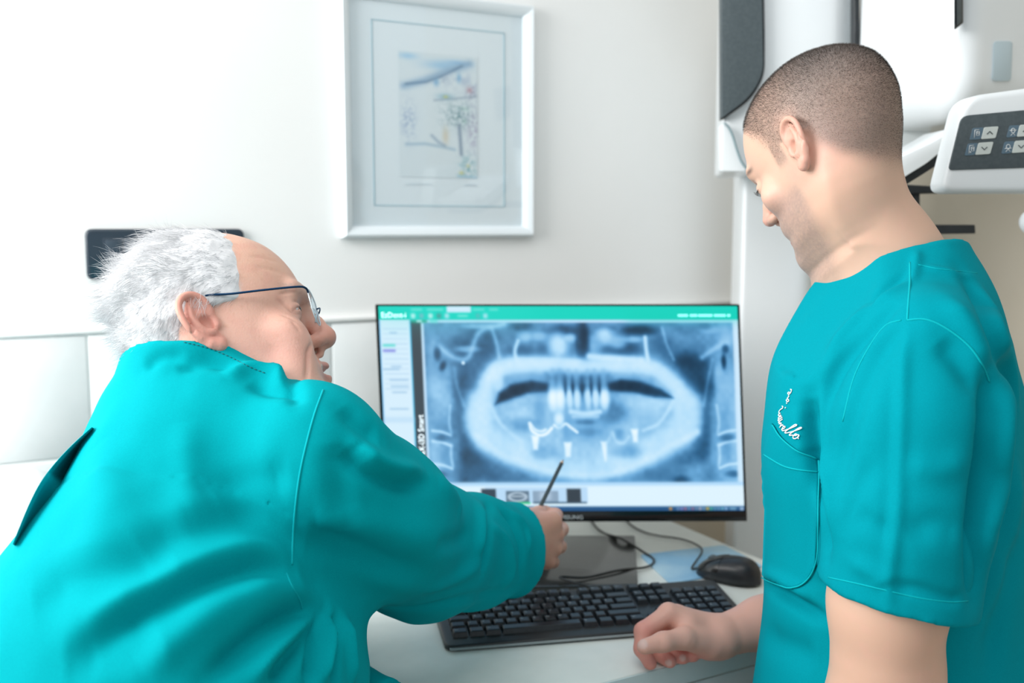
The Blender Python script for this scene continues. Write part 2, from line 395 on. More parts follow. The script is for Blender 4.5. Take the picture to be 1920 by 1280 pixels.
part('glazing', box_mesh('glazing', (fx0 + .018, WALLY - .0098, fz0 + .018), (fx1 - .018, WALLY - .0085, fz1 - .018)), M_glass, pic)
# ================================================================ MONITOR
def cm(pts): return [Vector(q) for q in toW(pts)]
TL, TR, BR = C3(703, 570, 1.668), C3(1387, 570, 1.676), C3(1401, 977, 1.645)
BL = TL + (BR - TR); exx = (TR - TL) / np.linalg.norm(TR - TL); ezz = (BL - TL); HH = np.linalg.norm(ezz); ezz /= HH
WW = np.linalg.norm(TR - TL); eyy = np.cross(exx, -ezz); eyy /= np.linalg.norm(eyy)
if eyy[1] < 0: eyy = -eyy
def S3(u, v, n=0.0): return TL + exx * u + ezz * v + eyy * n          # monitor face frame (right, down, into)
base_c = C3(1045, 1055, 1.0); base_c = CZ(1045, 1058, -.575)
mon = thing('monitor', 'black widescreen monitor showing a blue dental X-ray', 'monitor', Vector(toW([base_c])[0]))
def mslab(name, u0, v0, u1, v1, n0, n1, bw=0, seg=2, rad=0):
    o = rounded([(u0, v0), (u1, v0), (u1, v1), (u0, v1)], rad, 4) if rad else [(u0, v0), (u1, v0), (u1, v1), (u0, v1)]
    return prism_mesh(name, cm([S3(u, v, n0) for u, v in o]), cm([S3(u, v, n1) for u, v in o]), bw, seg)
part('housing', mslab('housing', 0, 0, WW, HH, .0, .022, .002, 2, .004), M_black, mon)
part('back_shell', mslab('back_shell', .06, .05, WW - .06, HH - .03, .020, .045, .012, 3, .03), M_black, mon)
sx0, sx1 = .0055, WW - .0045; sy0, sy1 = .0035, HH - .0185
part('lower_bezel', mslab('lower_bezel', .0008, sy1 + .0006, WW - .0008, HH - .0005, -.0022, .004, .0008, 2), M_bezel, mon)
for nm_, args in (('upper', (.0008, .0006, WW - .0008, sy0 - .0003)), ('left', (.0008, sy0 - .0003, sx0 - .0004, sy1 + .0006)), ('right', (sx1 + .0004, sy0 - .0003, WW - .0008, sy1 + .0006))):
    part('bezel_strip', mslab('bezel_strip', *args, -.0018, .004, .0004, 1), M_bezel, mon)
# --- the picture on the screen, painted with numpy on a fine sheet
NX, NY = 560, 316
uu = np.linspace(sx0, sx1, NX); vv = np.linspace(sy0, sy1, NY); UU, VV = np.meshgrid(uu, vv)
X = 709 + (UU - sx0) / (sx1 - sx0) * (1391 - 709); Y = 573.5 + (VV - sy0) / (sy1 - sy0) * (957 - 573.5)
def seg_d(pts):
    d = np.full(X.shape, 1e9)
    for (xa, ya), (xb, yb) in zip(pts[:-1], pts[1:]):
        L = max((xb - xa) ** 2 + (yb - ya) ** 2, 1e-6); t = np.clip(((X - xa) * (xb - xa) + (Y - ya) * (yb - ya)) / L, 0, 1)
        d = np.minimum(d, np.hypot(X - xa - t * (xb - xa), Y - ya - t * (yb - ya)))
    return d
val = np.full(X.shape, .50)
def mixv(m, v):
    global val
    val = val * (1 - m) + v * m
def g(cx, cy, rx, ry, v, a=1.0, rot=0):
    c, s = math.cos(rot), math.sin(rot); x = (X - cx) * c + (Y - cy) * s; y = -(X - cx) * s + (Y - cy) * c
    mixv(np.exp(-((x / rx) ** 2 + (y / ry) ** 2) ** 1.5) * a, v)
def ln(pts, wd, v, a=1.0, soft=1.0): 
    P = spline(pts, 6) if len(pts) > 2 else pts
    d = seg_d([tuple(q) for q in P]); mixv(1 / (1 + np.exp((d - wd) / soft)) * a, v)
def pix(pts): return [(680 + x / 2.56, 540 + y / 2.56) for x, y in pts]
def poly(pts, v, a=1.0, soft=3.0):
    pts = [tuple(q) for q in pts]; inside = np.zeros(X.shape, bool); n = len(pts)
    for i in range(n):
        (xa, ya), (xb, yb) = pts[i], pts[(i + 1) % n]
        if ya == yb: continue
        inside ^= ((Y < max(ya, yb)) & (Y >= min(ya, yb)) & (X < (xb - xa) * (Y - ya) / (yb - ya) + xa))
    d = seg_d(pts + pts[:1]); sd = np.where(inside, d, -d); mixv(a / (1 + np.exp(-sd / soft)), v)
# broad ground
g(1090, 640, 340, 60, .34, .8)
poly(pix([(430, 250), (560, 160), (640, 190), (640, 340), (560, 420), (500, 560), (440, 420)]), .2, .75, 6)          # left coronoid gap
poly(pix([(1490, 330), (1560, 300), (1660, 330), (1700, 420), (1680, 560), (1650, 900), (1580, 900), (1610, 640), (1590, 500)]), .10, .95, 6)
poly(pix([(420, 440), (480, 420), (500, 640), (520, 760), (600, 900), (440, 940)]), .12, .9, 7)
poly(pix([(480, 800), (620, 800), (900, 890), (1060, 890), (900, 935), (470, 935)]), .24, .8, 6)
poly(pix([(1150, 900), (1360, 820), (1560, 720), (1640, 700), (1640, 935), (1150, 935)]), .26, .85, 6)
g(1300, 890, 45, 22, .5, .7, -.7); g(1272, 900, 16, 10, .14, .8); g(1000, 880, 20, 24, .46, .5)
# skull base / sinuses
for a_ in ((760, 180, 60, 22, .2, .8), (980, 200, 90, 26, .12, .9), (1340, 200, 90, 26, .05, .95), (760, 300, 70, 32, .16, .8), (860, 300, 42, 30, .25, .7), (1250, 290, 110, 36, .18, .85), (1440, 270, 55, 60, .22, .7), (1180, 190, 50, 14, .2, .6), (1560, 200, 60, 30, .28, .7), (600, 240, 60, 44, .26, .7)):
    x, y = pix([a_[:2]])[0]; g(x, y, a_[2] / 2.56, a_[3] / 2.56, *a_[4:])
for a_ in ((780, 230, 40, 24, .66, .8), (850, 230, 36, 22, .62, .8), (940, 270, 50, 60, .74, .95), (1000, 240, 30, 22, .7, .7), (1165, 230, 42, 44, .72, .95), (1230, 260, 44, 30, .62, .8), (1120, 270, 34, 50, .58, .7), (1300, 245, 50, 14, .62, .7), (500, 290, 60, 16, .66, .7), (330, 330, 30, 90, .62, .5), (340, 480, 40, 70, .66, .7), (360, 560, 40, 60, .6, .6), (1760, 240, 40, 70, .66, .7), (1750, 470, 44, 110, .62, .7), (1790, 620, 34, 90, .62, .7), (320, 800, 30, 110, .62, .7), (1790, 800, 30, 110, .60, .7), (390, 470, 26, 110, .58, .6), (1720, 440, 26, 120, .6, .6), (640, 450, 26, 60, .86, .6), (560, 640, 34, 50, .88, .6), (1540, 600, 40, 60, .86, .6), (1060, 830, 200, 24, .82, .5), (560, 180, 80, 14, .7, .6), (1700, 200, 60, 18, .6, .5)):
    x, y = pix([a_[:2]])[0]; g(x, y, a_[2] / 2.56, a_[3] / 2.56, *a_[4:])
x, y = pix([(1064, 250)])[0]; g(x, y, 11, 42, .08, .97); g(1086, 640, 7, 34, .12, .6)
ln(pix([(360, 280), (430, 330), (500, 330), (560, 210), (680, 170)]), 4, .72, .75, 2.5); ln(pix([(620, 190), (640, 260), (650, 330)]), 3, .66, .7, 1.6)
ln(pix([(745, 250), (728, 300), (735, 350)]), 3, .78, .85, 1.2); ln(pix([(1365, 235), (1368, 290), (1375, 345)]), 3, .82, .9, 1.1); ln(pix([(1450, 190), (1470, 270), (1500, 340)]), 2, .62, .7, 1.5)
ln(pix([(1640, 330), (1700, 290), (1760, 260)]), 4, .7, .7, 2); ln(pix([(1690, 340), (1660, 460), (1640, 560)]), 2, .62, .6, 2); ln(pix([(430, 380), (440, 470), (470, 560)]), 2.5, .55, .7, 2)
g(*pix([(350, 310)])[0], 7, 14, .14, .8); g(*pix([(375, 370)])[0], 6, 10, .12, .8, .4); g(*pix([(1745, 350)])[0], 5, 14, .08, .9); g(*pix([(1755, 290)])[0], 7, 9, .12, .8); g(*pix([(1660, 180)])[0], 14, 8, .3, .7)
ln(pix([(1090, 325), (1200, 335), (1340, 345)]), 5, .86, .9, 2); ln(pix([(750, 345), (900, 345), (1040, 350)]), 4, .76, .8, 2)
# jaws
ln(pix([(560, 560), (590, 440), (680, 375), (830, 365), (1040, 375), (1240, 370), (1400, 385), (1490, 450), (1540, 540)]), 13, .84, .94, 4)
ln(pix([(620, 400), (640, 370), (760, 360)]), 8, .84, .7, 4); ln(pix([(1360, 365), (1420, 400), (1500, 470)]), 8, .82, .7, 4)
ln(pix([(545, 560), (540, 640), (590, 720), (700, 780), (860, 830), (1060, 850), (1240, 820), (1400, 760), (1510, 690), (1560, 620), (1560, 560)]), 27, .78, .95, 6)
ln(pix([(520, 700), (640, 790), (800, 850), (960, 888), (1160, 885), (1330, 830), (1480, 750), (1600, 690)]), 5, .84, .85, 2.5)
ln(pix([(600, 560), (640, 640), (700, 700), (740, 730)]), 3, .82, .8, 2); ln(pix([(1500, 520), (1460, 590), (1410, 650), (1340, 680)]), 3, .86, .85, 1.5)
poly(pix([(760, 740), (1300, 740), (1180, 860), (900, 860)]), .66, .75, 8); g(*pix([(860, 780)])[0], 30, 16, .42, .7); g(*pix([(1250, 780)])[0], 34, 14, .42, .7); g(*pix([(740, 790)])[0], 14, 8, .76, .6)
poly(pix([(620, 560), (700, 500), (860, 490), (880, 700), (760, 720), (680, 680)]), .66, .9, 8); poly(pix([(1180, 500), (1340, 500), (1490, 530), (1420, 640), (1300, 690), (1190, 660)]), .66, .92, 8)
g(*pix([(1200, 590)])[0], 30, 26, .3, .75); g(*pix([(840, 600)])[0], 12, 36, .4, .6); g(*pix([(760, 650)])[0], 30, 14, .36, .6); g(*pix([(1340, 540)])[0], 40, 16, .68, .6)
poly(pix([(622, 555), (640, 500), (700, 460), (800, 440), (900, 455), (1160, 455), (1240, 435), (1330, 445), (1430, 480), (1492, 525), (1400, 522), (1300, 498), (1180, 490), (900, 494), (780, 502), (690, 532)]), .06, .98, 2.0)
poly(pix([(880, 410), (1180, 410), (1180, 490), (880, 490)]), .18, .8, 5)
for k, cxx in enumerate((905, 940, 985, 1022, 1075, 1112, 1155)):
    x, y = pix([(cxx, 525)])[0]; big = k in (0, 1, 6)
    g(x, y, 9.5 if big else 6.5, 23 if big else 21, .97 if big else .84, .97); ln([(x, y - 52), (x, y - 20)], 3.5 if not big else 5, .52, .6, 2)
for cxx in (966, 1002, 1048, 1092, 1133): x, y = pix([(cxx, 470)])[0]; g(x, y, 3, 18, .16, .8)
ln(pix([(990, 590), (1060, 600), (1130, 590)]), 4, .86, .85, 1.5); ln(pix([(1000, 612), (1120, 612)]), 3, .74, .7, 1.2); g(*pix([(1060, 640)])[0], 20, 5, .3, .7); g(*pix([(1060, 690)])[0], 24, 8, .4, .7)
ln(pix([(785, 645), (795, 680), (830, 702), (865, 695), (893, 668)]), 2.4, .98, 1, .7); ln(pix([(790, 648), (810, 675), (840, 684), (862, 676)]), 1.8, .92, 1, .7)
ln(pix([(905, 655), (930, 668), (960, 648), (985, 665), (1015, 688)]), 2.2, .96, 1, .7); g(*pix([(930, 625)])[0], 9, 14, .9, .97)
ln(pix([(930, 670), (928, 770)]), 7, .68, .7, 2); poly(pix([(793, 705), (828, 705), (818, 770), (800, 770)]), .98, 1, 1); poly(pix([(950, 738), (984, 738), (978, 806), (956, 806)]), .99, 1, 1)
poly(pix([(1130, 735), (1158, 735), (1152, 828), (1146, 828)]), .95, 1, 1); poly(pix([(1280, 675), (1312, 675), (1308, 735), (1290, 735)]), .98, 1, 1)
ln(pix([(1190, 690), (1205, 730), (1240, 740), (1270, 710)]), 2.5, .74, .8, 1.4); ln(pix([(1180, 700), (1160, 740)]), 2, .7, .7, 1.4); g(*pix([(1220, 700)])[0], 9, 12, .36, .6)
for (xa, sgn) in ((310, 1), (1795, -1)):                    # neck bones at both sides
    for y_ in (690, 740, 850):
        ln(pix([(xa, y_ - 10), (xa + sgn * 45, y_ - 4), (xa + sgn * 88, y_ + 12)]), 2, .84, .85, 1)
    ln(pix([(xa + sgn * 92, 560), (xa + sgn * 84, 640), (xa + sgn * 92, 690)]), 2, .7, .8, 1.2); ln(pix([(xa + sgn * 90, 750), (xa + sgn * 86, 800), (xa + sgn * 92, 850)]), 2, .74, .8, 1.2)
    g(*pix([(xa + sgn * 45, 715)])[0], 16, 7, .3, .7); g(*pix([(xa + sgn * 20, 890)])[0], 16, 7, .2, .7); g(*pix([(xa + sgn * 110, 700)])[0], 7, 60, .42, .5)
g(*pix([(474, 356)])[0], 3, 3, .98)
val = np.clip(val + (.10 * (lowpass(NY, NX, 22, 5) - .5) + .05 * (lowpass(NY, NX, 7, 6) - .5)), 0, 1) ** .92
stops = np.array([0, .12, .3, .5, .72, 1.0]); 
ramp = np.array([(12, 34, 52), (30, 58, 82), (58, 112, 156), (108, 172, 220), (178, 222, 250), (234, 249, 255)], float)
img = np.stack([np.interp(val, stops, ramp[:, k]) for k in range(3)], -1)
bluer = np.clip((X - 1050) / 300, 0, 1)[..., None] * np.clip(1 - val * 1.8, 0, 1)[..., None]; img = img * (1 - bluer * .5) + np.array([0, 66, 108.]) * bluer * .5  # view-angle reflection painted in: darks turn bluer towards the right
greyer = np.clip((1050 - X) / 260, 0, 1)[..., None] * np.clip(1 - val * 1.6, 0, 1)[..., None]; img = img * (1 - greyer * .6) + np.array([66, 84, 100.]) * greyer * .6  # same painted reflection: darks turn greyer towards the left
def rect(x0, y0, x1, y1, c, soft=.5, a=1.0):
    global img
    m = 1 / ((1 + np.exp(-(X - x0) / soft)) * (1 + np.exp((X - x1) / soft)) * (1 + np.exp(-(Y - y0) / soft)) * (1 + np.exp((Y - y1) / soft)))[..., None] * a
    img = img * (1 - m) + np.array(c, float) * m
LIGHT = (214, 238, 252)
rect(788, 598, 1400, 604, (190, 224, 250)); rect(786, 598, 793, 960, (196, 228, 252)); rect(1381, 598, 1400, 960, (206, 234, 253), 1)
rect(786, 904, 1400, 949, (222, 243, 254)); rect(786, 903, 1400, 909, (170, 215, 250), 1.2); rect(709, 598, 768, 960, LIGHT); rect(708, 598, 711, 960, (120, 190, 240), .6)
rect(766.5, 600, 769, 960, (60, 190, 235), .5); rect(769, 602, 788, 960, (64, 76, 84)); rect(769, 598, 800, 604, (30, 160, 130), 1); rect(780, 599, 790, 603, (220, 245, 250), .8); rect(805, 599, 820, 604, (110, 225, 220), 1)
for k in range(13): rect(716, 615 + k * 9.3, 762, 616.2 + k * 9.3, (168, 204, 236), .7, .55 if k % 3 else .8)
for (y_, x0_, x1_) in ((622, 728, 742), (710, 724, 760), (722, 726, 760), (733, 728, 756), (764, 722, 758), (690, 712, 744), (685, 728, 748)): rect(x0_, y_, x1_, y_ + 1.6, (120, 170, 214), .8, .8)
rect(714, 644, 738, 648.5, (96, 220, 212), .8); rect(714, 654, 738, 658.5, (132, 138, 226), .8); rect(709, 780, 768, 790, (176, 214, 244), 1.5, .5)
rect(700, 570, 1400, 598.5, (0, 212, 192)); rect(700, 570, 1000, 592, (72, 224, 210), 16, .55); rect(1180, 584, 1400, 599, (0, 205, 182), 6, .6)
rect(838, 573, 884, 585, (208, 236, 252), .7); rect(770, 578.5, 792, 581, (150, 236, 226), 1); rect(800, 578.5, 832, 581, (150, 236, 226), 1); rect(887, 578.5, 910, 581, (140, 234, 224), 1); rect(918, 578.5, 936, 581, (140, 234, 224), 1)
for (x_, c_) in ((774, (225, 248, 250)), (790, (130, 190, 200)), (807, (222, 246, 248)), (823, (90, 150, 150)), (838, (205, 232, 250)), (897, (90, 190, 190)), (911, (196, 232, 248))): rect(x_ - 4, 587, x_ + 4, 596, c_, 1.2, .9)
rect(858, 590, 878, 593, (190, 244, 238), 1, .8)
rect(709, 949, 1400, 960, (36, 84, 132)); rect(709, 948, 1400, 949.5, (90, 140, 180), .6)
for k, c_ in enumerate([(240, 160, 60), None, (120, 150, 190), (150, 140, 200), (190, 120, 150), (110, 150, 190), (170, 120, 150), (120, 150, 180), (200, 190, 200), (120, 160, 190), (235, 190, 60), (80, 190, 160), (100, 160, 190), (110, 160, 200), (120, 190, 210), (160, 200, 240)]):
    if c_: rect(1247 + k * 7.1, 950.5, 1252.5 + k * 7.1, 955.5, c_, .9, .95)
rect(1363, 951, 1376, 955, (130, 180, 210), 1); rect(1383, 951, 1390, 956, (190, 210, 235), 1)
def thumb(x0, y0, x1, y1, c): rect(x0, y0, x1, y1, c, .6)
thumb(896, 912, 1092, 942, (186, 220, 248)); thumb(889, 915, 917, 943, (58, 74, 88)); thumb(936, 919, 980, 941, (92, 116, 136)); rect(933, 940, 982, 943.5, (40, 205, 130), .6)
m = np.exp(-((((X - 958) / 16) ** 2 + ((Y - 930) / 7.5) ** 2) ** .5 - 1) ** 2 / .05)[..., None] * (Y < 941)[..., None]; img = img * (1 - m * .8) + np.array([206, 226, 242.]) * m * .8
rect(946, 928, 970, 930, (220, 236, 248), .8); thumb(987, 919, 1036, 941, (140, 166, 190)); rect(1000, 921, 1022, 936, (190, 212, 232), 2, .8); thumb(987, 940, 1090, 942.5, (44, 76, 100)); thumb(1052, 915, 1079, 941, (54, 66, 76))
q = (np.arange(NY - 1)[:, None] * NX + np.arange(NX - 1)[None]).ravel(); F = np.stack([q, q + NX, q + NX + 1, q + 1], 1)
P = TL[None] + UU.reshape(-1, 1) * exx + VV.reshape(-1, 1) * ezz + eyy * -.0006
me = mesh_np('screen', toW(P), F, False); set_col(me, np.clip(lin(img), 0, 1).reshape(-1, 3))
M_screen = mat('lit_screen', (0, 0, 0, 1), .35, attr='col', emit=1.0, spec=.2)
_b = M_screen.node_tree.nodes['Principled BSDF']
for l in list(M_screen.node_tree.links):
    if l.to_socket == _b.inputs['Base Color']: M_screen.node_tree.links.remove(l)
_b.inputs['Base Color'].default_value = (.01, .01, .012, 1)
scr = part('screen', me, M_screen, mon, 'lit screen with a panoramic jaw X-ray under a green menu bar')
def screen_text(body, px_, py_, h_px, colr, vertical=False, name='screen_lettering', emit=1.0, nrm=-.0009, parent=None, wpx=None):
    V, T = text_np(body, 1.0); wd = V[:, 0].max() - V[:, 0].min(); ht = V[:, 1].max()
    V[:, 0] -= V[:, 0].min()
    s = h_px / ht; sx_ = s if wpx is None else wpx / wd
    if vertical: x = px_ - V[:, 1] * s; y = py_ - V[:, 0] * sx_
    else: x = px_ + V[:, 0] * sx_; y = py_ - V[:, 1] * s
    u = sx0 + (x - 709) / (1391 - 709) * (sx1 - sx0); v = sy0 + (y - 573.5) / (957 - 573.5) * (sy1 - sy0)
    P = TL[None] + u[:, None] * exx + v[:, None] * ezz + eyy * nrm
    me = mesh_np(name, toW(P), T[:, ::-1], False)
    return part(name, me, mat(name, srgb(*colr), .5, emit=emit if emit else None), parent or scr)
screen_text('EzDent-i', 714.5, 594.5, 9.5, (206, 244, 244), wpx=46)
screen_text('PaX-i3D Smart', 785, 856, 11, (228, 240, 246), vertical=True, wpx=80)
screen_text('SAMSUNG', 1025, 971.5, 7.2, (205, 214, 218), name='maker_lettering', emit=0, nrm=-.0034, parent=mon, wpx=56)
# little patient line at the right of the menu bar: soft dashes
bits = []
for (x0_, x1_) in ((1277, 1296), (1300, 1314), (1316, 1343), (1346, 1368), (1371, 1377)):
    u = [sx0 + (x_ - 709) / 682 * (sx1 - sx0) for x_ in (x0_, x1_)]; v = [sy0 + (y_ - 573.5) / 383.5 * (sy1 - sy0) for y_ in (588.5, 593)]
    bits.append((toW([S3(u[0], v[0], -.0009), S3(u[1], v[0], -.0009), S3(u[1], v[1], -.0009), S3(u[0], v[1], -.0009)]), np.array([[0, 3, 2, 1]])))
part('menu_line', mesh_np('menu_line', *cat(bits), False), mat('menu_line', srgb(130, 232, 222), .5, emit=1.0), scr)
# stand
bf = -.575
def deskpt(x, y): return CZ(x, y, bf)
B4 = [deskpt(1196, 1106), deskpt(1190, 1012), deskpt(916, 1012), deskpt(880, 1112)]
o2 = rounded([(q[0], q[1]) for q in B4], .006, 4)
part('stand_base', prism_mesh('stand_base', cm([(x, y, bf + .009) for x, y in o2]), cm([(x, y, bf + .0005) for x, y in o2]), .0015, 2), M_base, mon)
nk = rounded([(.0, 1.748), (.078, 1.748), (.078, 1.775), (.0, 1.775)], .006, 3)
nk = [(x + .0 - .005, y) for x, y in nk]
part('stand_neck', prism_mesh('stand_neck', cm([(x, y, bf + .006) for x, y in nk]), cm([(x, y - .045, -.36) for x, y in nk]), .002, 2), M_black, mon)

# ================================================================ KEYBOARD
FL = CZ(835, 1224, bf); kx = np.array([math.cos(math.radians(11)), math.sin(math.radians(11)), 0]); ky = np.array([-kx[1], kx[0], 0]); kz = np.array([0, 0, 1.0])
KW, KD = .447, .148
def K3(u, v, h): return FL + kx * u + ky * v + kz * h
kb = thing('keyboard', 'black full-size keyboard lying on the white desk before the monitor', 'keyboard', Vector(toW([K3(KW / 2, KD / 2, 0)])[0]))
def kh(v): return .009 + .012 * v / KD
out = rounded([(0, 0), (KW, 0), (KW, KD), (0, KD)], .014, 5)
me = prism_mesh('case', cm([K3(u, v, kh(v)) for u, v in out]), cm([K3(u, v, .0008) for u, v in out]), .003, 3)
case = part('case', me, M_kbody, kb)
o3 = rounded([(.006, -.0030), (KW - .006, -.0030), (KW - .006, .006), (.006, .006)], .002, 3)
part('front_strip', prism_mesh('front_strip', cm([K3(u, v, .0062) for u, v in o3]), cm([K3(u, v, .0034) for u, v in o3]), .0006, 1), mat('grey_strip', srgb(150, 158, 160), .3), kb, 'thin grey strip along the front edge')
KM = {}
def keycap(wdt):
    if wdt in KM: return KM[wdt]
    bm = bmesh.new(); W2 = wdt / 2; d2 = .0082; t = .0022; h = .0075
    lo = [(-W2, -d2), (W2, -d2), (W2, d2), (-W2, d2)]; hi = [(-W2 + t, -d2 + .003), (W2 - t, -d2 + .003), (W2 - t, d2 - .0012), (-W2 + t, d2 - .0012)]
    a = [bm.verts.new((x, y, 0)) for x, y in lo]; b = [bm.verts.new((x, y, h)) for x, y in hi]
    bm.faces.new(b); bm.faces.new(a[::-1])
    for i in range(4): bm.faces.new((a[i], a[(i + 1) % 4], b[(i + 1) % 4], b[i]))
    top = [f for f in bm.faces if all(v.co.z > .005 for v in f.verts)]
    bmesh.ops.bevel(bm, geom=[e for e in bm.edges if all(v.co.z > .005 for v in e.verts)], offset=.0008, segments=1, affect='EDGES')
    me = bm_mesh('key', bm); me.materials.append(M_key); KM[wdt] = me; return me
Rk = Matrix(((kx[0] * CY + kx[1] * SY, ky[0] * CY + ky[1] * SY, 0, 0), (-kx[0] * SY + kx[1] * CY, -ky[0] * SY + ky[1] * CY, 0, 0), (0, 0, 1, 0), (0, 0, 0, 1)))
tiltk = Matrix.Rotation(math.atan(.012 / KD), 4, 'X')
legend = []
def key(u, v, wdt, ch=''):
    o = link('key', keycap(round(wdt - .0012, 5)))
    Mx = Matrix.Translation(Vector(toW([K3(u + wdt / 2, v, kh(v) - .0006)])[0])) @ Rk @ tiltk
    o.parent = kb; o.matrix_parent_inverse = Matrix.Translation(-Vector(kb.location)); o.matrix_basis = Mx
    if ch:
        V, T = text_np(ch, .0052 if len(ch) == 1 else .0032)
        if len(V):
            V = V.copy(); V[:, 0] += -wdt / 2 + .0042 - V[:, 0].min(); V[:, 1] += .0005; V[:, 2] = .00775
            A = np.array(Mx); legend.append((V @ A[:3, :3].T + A[:3, 3], T))
U1 = .0187
rows = [0.030, .0487, .0674, .0861, .1048, .1290]
x0k = .0125
def run(r, start, items):
    u = start
    for it in items:
        wdt, ch = it if isinstance(it, tuple) else (1, it)
        if ch is not None: key(u, rows[r], wdt * U1, ch)
        u += wdt * U1
run(0, x0k, [(1.25, 'Ctrl'), (1.25, ' '), (1.25, 'Alt'), (6.25, ' '), (1.25, 'Alt'), (1.25, ' '), (1.25, ' '), (1.25, 'Ctrl')])
run(1, x0k, [(1.25, ' '), '<', 'Z', 'X', 'C', 'V', 'B', 'N', 'M', ',', '.', '-', (2.75, ' ')])
run(2, x0k, [(1.75, ' ')] + list('ASDFGHJKL') + [' ', ' ', (2.25, ' ')])
run(3, x0k, [(1.5, ' ')] + list('QWERTYUIOP') + [' ', '+', (1.5, ' ')])
run(4, x0k, ['\\'] + list('1234567890') + ["'", ' ', (2, ' ')])
run(5, x0k, ['Esc', (1, None)] + ['F1', 'F2', 'F3', 'F4', (.5, None), 'F5', 'F6', 'F7', 'F8', (.5, None), 'F9', 'F10', 'F11', 'F12'])
xn = x0k + 15.25 * U1
run(5, xn, [' ', ' ', ' ']); run(4, xn, ['Ins', ' ', ' ']); run(3, xn, ['Del', 'Fine', ' ']); run(1, xn + U1, [' ']); run(0, xn, [' ', ' ', ' '])
xp = xn + 3.3 * U1
run(4, xp, [' ', '/', '*', '-']); run(3, xp, ['7', '8', '9', '+']); run(2, xp, ['4', '5', '6', ' ']); run(1, xp, ['1', '2', '3', ' ']); run(0, xp, [(2, '0'), '.', ' '])
lg = part('key_legends', mesh_np('key_legends', *cat(legend), False), M_legend, kb); lg['kind'] = 'stuff'
cb = [K3(.27, KD - .003, .012), deskpt(1050, 1103) + [0, 0, .018], deskpt(1100, 1096) + [0, 0, .0125], deskpt(1160, 1082) + [0, 0, .012], deskpt(1212, 1068) + [0, 0, .005], deskpt(1226, 1054) + [0, 0, .004], deskpt(1205, 1040) + [0, 0, .006], deskpt(1165, 1022) + [0, 0, .012], deskpt(1135, 1006) + [0, 0, .006], deskpt(1118, 992) + [0, 0, .004], deskpt(1100, 965) + [0, 0, .004]]
part('cable', tube_mesh('cable', toW(spline(cb, 8)), .0021, 8), M_cable, kb)

# ================================================================ MOUSE PAD AND MOUSE
pd = rounded([tuple(deskpt(*q)[:2]) for q in ((1257, 1096), (1199, 1042), (1358, 1024), (1432, 1064))], .01, 4)
pad = tag(link('mouse_pad', prism_mesh('mouse_pad', cm([(x, y, bf + .003) for x, y in pd]), cm([(x, y, bf + .0003) for x, y in pd]), .0006, 1), M_pad), 'pale blue mouse pad under the black mouse', 'mouse pad')
mc = deskpt(1366, 1086); md = np.array([.88, -.47, 0]); md = np.array([-.80, .60, 0]); mn = np.array([-md[1], md[0], 0])
mouse = thing('mouse', 'black computer mouse on the pale blue pad beside the standing man', 'mouse', Vector(toW([mc + [0, 0, .003]])[0]))
def mouse_pt(s, t, lift=0):
    """s along body -1..1 (front +1), t 0..pi across"""
    wd = .031 * (1 - .12 * s * s) * math.sqrt(max(0, 1 - abs(s) ** 3.2)); ln_ = .056 * s; top = .036 * (1 - .25 * s - .33 * s * s) * max(0, 1 - abs(s) ** 6) ** .5
    ex = math.copysign(abs(math.cos(t)) ** .75, math.cos(t))
    return mc + md * ln_ + mn * wd * ex + np.array([0, 0, .0035 + lift + top * math.sin(t) ** .75])
V = []; ns, nt_ = 29, 20
for i in range(ns):
    s = -1 + 2 * i / (ns - 1)
    for j in range(nt_): V.append(mouse_pt(s, math.pi * j / (nt_ - 1)))
F = [(i * nt_ + j, i * nt_ + j + 1, (i + 1) * nt_ + j + 1, (i + 1) * nt_ + j) for i in range(ns - 1) for j in range(nt_ - 1)]
F += [(i * nt_, (i + 1) * nt_, (i + 1) * nt_ + nt_ - 1, i * nt_ + nt_ - 1) for i in range(ns - 1)]
part('shell', mesh_np('shell', toW(V), np.array(F)), M_black, mouse)
for sg in (0, 1):
    V = []; ss = np.linspace(.12, .93, 14); tt = np.linspace(.30, 1.50, 9) if sg == 0 else np.linspace(1.64, 2.84, 9)
    for s in ss:
        for t in tt: V.append(mouse_pt(s, t, .0008))
    F = [(i * 9 + j, i * 9 + j + 1, (i + 1) * 9 + j + 1, (i + 1) * 9 + j) for i in range(13) for j in range(8)]
    part('button', mesh_np('button', toW(V), np.array(F)), M_bezel, mouse)
wc = mouse_pt(.5, math.pi / 2); bm = bmesh.new(); bmesh.ops.create_cone(bm, cap_ends=True, segments=20, radius1=.009, radius2=.009, depth=.006)
bm.transform(Matrix.Translation(Vector(toW([wc - [0, 0, .005]])[0])) @ Vector(toW([mn])[0] - toW([[0, 0, 0]])[0]).to_track_quat('Z', 'Y').to_matrix().to_4x4())
part('scroll_wheel', bm_mesh('scroll_wheel', bm, True), M_grey, mouse)
fr = mouse_pt(.97, math.pi / 2)
cb = [fr - [0, 0, .002], fr + md * .012 + [0, 0, -.004], deskpt(1316, 1046) + [0, 0, .012], deskpt(1304, 1026) + [0, 0, .006], deskpt(1276, 1014) + [0, 0, .004], deskpt(1235, 1009) + [0, 0, .005], deskpt(1205, 1000) + [0, 0, .004], deskpt(1180, 985) + [0, 0, .004], deskpt(1160, 960) + [0, 0, .004]]
part('cable', tube_mesh('cable', toW(spline(cb, 8)), .0018, 8), M_cable, mouse)
